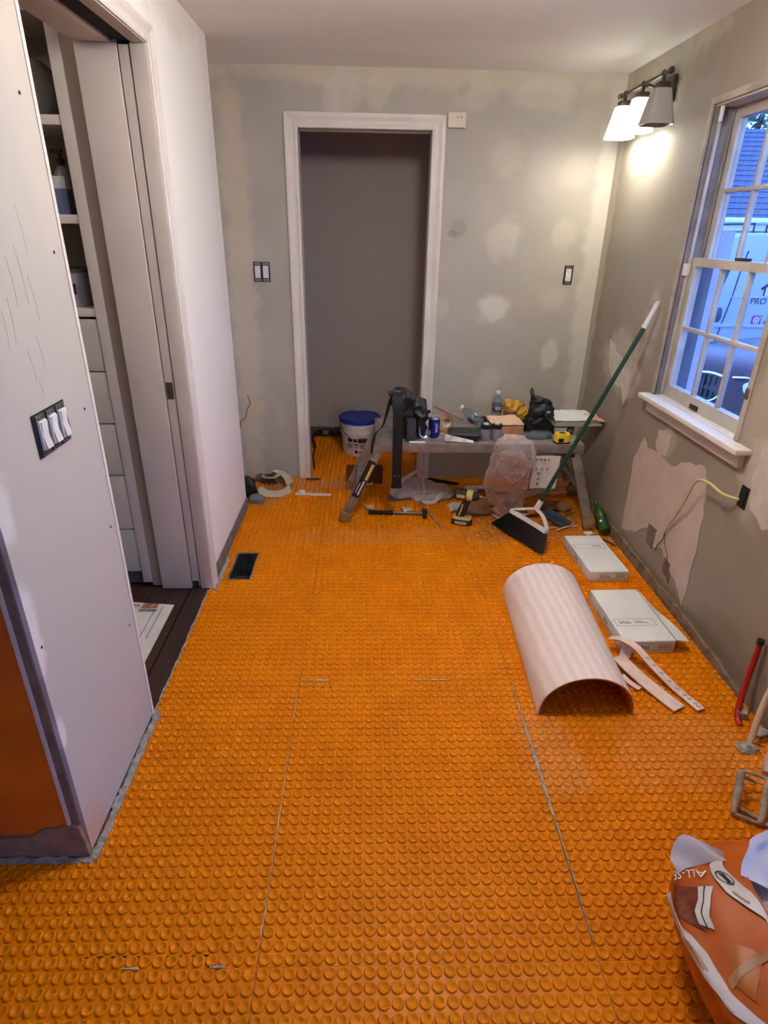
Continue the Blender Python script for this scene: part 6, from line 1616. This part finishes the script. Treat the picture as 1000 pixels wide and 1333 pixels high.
for k in range(3):
    patch('printed_line', [(172.5 + 1.2 * k, .190 + .0035 * k), (184 + .8 * k, .1985 + .003 * k)], [(173 + 1.2 * k, .192 + .0035 * k), (184.4 + .8 * k, .2005 + .003 * k)], M('salmon_print', (188, 140, 112), 0.5), 0.0042, 8, 1)
    patch('barcode_bar', [(194.2 + .9 * k, .2065 + .0011 * k), (196.6 + .9 * k, .2095 + .0011 * k)], [(194.5 + .9 * k, .2068 + .0011 * k), (196.9 + .9 * k, .2098 + .0011 * k)], m_bp, 0.0046, 4, 1)
# lettering upside down on the far shoulder
tx = text_mesh('lettering', 'ALL-SE', 0.030, M('white_film_print', (236, 222, 210), 0.5), bg, Matrix.Identity(4), 0.0)
for v in tx.data.vertices:
    z = 0.221 - v.co.x * (0.052 / 0.095)
    v.co = bag_p(D(151.0) + v.co.y / 0.33, z, 0.004)
# white rim folded outwards, with emblem
RL = [(146, .247), (152.6, .253), (160.9, .263), (168, .276), (175, .288), (190, .289), (215, .289)]
RU = [(140, .256), (146.9, .262), (155.0, .279), (161, .288), (166.6, .291), (186, .296), (215, .297)]
rim_ = patch('folded_rim', RL, RU, m_bwh, 0.005, 34, 5)
patch('rim_print', [(160.5, .268), (167, .280)], [(159.7, .2695), (166.2, .2815)], M('salmon_print', (188, 140, 112), 0.5), 0.0075, 8, 2, rim_)
em = MB()
def rp(x, y):
    return bag_p(D(153.2 + x), 0.2645 + y, 0.0075)
for k in range(24):
    a0, a1 = 2 * PI * k / 24, 2 * PI * (k + 1) / 24
    em.add([rp(3.6 * s * math.cos(a), (0.0075 * math.sin(a) + .0058 * math.cos(a)) * s) for s, a in ((.84, a0), (1, a0), (1, a1), (.84, a1))], [(0, 1, 2, 3)])
em.add([rp(x, .0058 * x / 3.6 + y) for x, y in ((-2.4, -.0025), (2.4, -.0025), (2.4, .0025), (-2.4, .0025))], [(0, 1, 2, 3)])
em.build('emblem_ring', m_bp, rim_)
# pale inner film standing up behind the mouth
def film(u, v):
    th = D(152 - 135 * u)
    p = bag_p(th, 0.285, -0.006)
    o = Vector((math.cos(th), math.sin(th), 0))
    h = 0.046 + 0.026 * noise.noise(Vector((u * 5, 3, 1)))
    h *= min(1.0, u * 9 + .2)
    return p + o * (-0.05 * (1 - v) + 0.012 * v + 0.03 * math.sin(v * 3) * noise.noise(Vector((u * 9, v * 2, 5)))) + Vector((0, 0, h * v))
m_lin = M('lilac_white_liner', (222, 208, 204), 0.5, bump=0.2, bscale=20)
MB().sheet(film, 50, 8, 0.0014).build('inner_film', m_lin, bg, smooth=60)
def liner(u, v):
    th = D(30 + 330 * u)
    p = bag_p(th, 0.289 - 0.045 * v, -0.012 - 0.035 * v, 2.0)
    return p
MB().sheet(liner, 80, 8, 0.0012).build('inner_liner', m_lin, bg, smooth=60)
# stiff glossy corner of film at the far left of the mouth
def corner(u, v):
    a = bag_p(D(151 - 9 * u), 0.205 + 0.056 * u, 0.003)
    return a + Vector((-0.012, 0.035, 0.028)) * v * (0.25 + 1.1 * math.sin(PI * min(1, 0.15 + u * .8))) + Vector((0, 0, .004 * math.sin(u * 9 + v * 4)))
MB().sheet(corner, 14, 6, 0.0012).build('film_corner', m_bwh, bg, smooth=60)
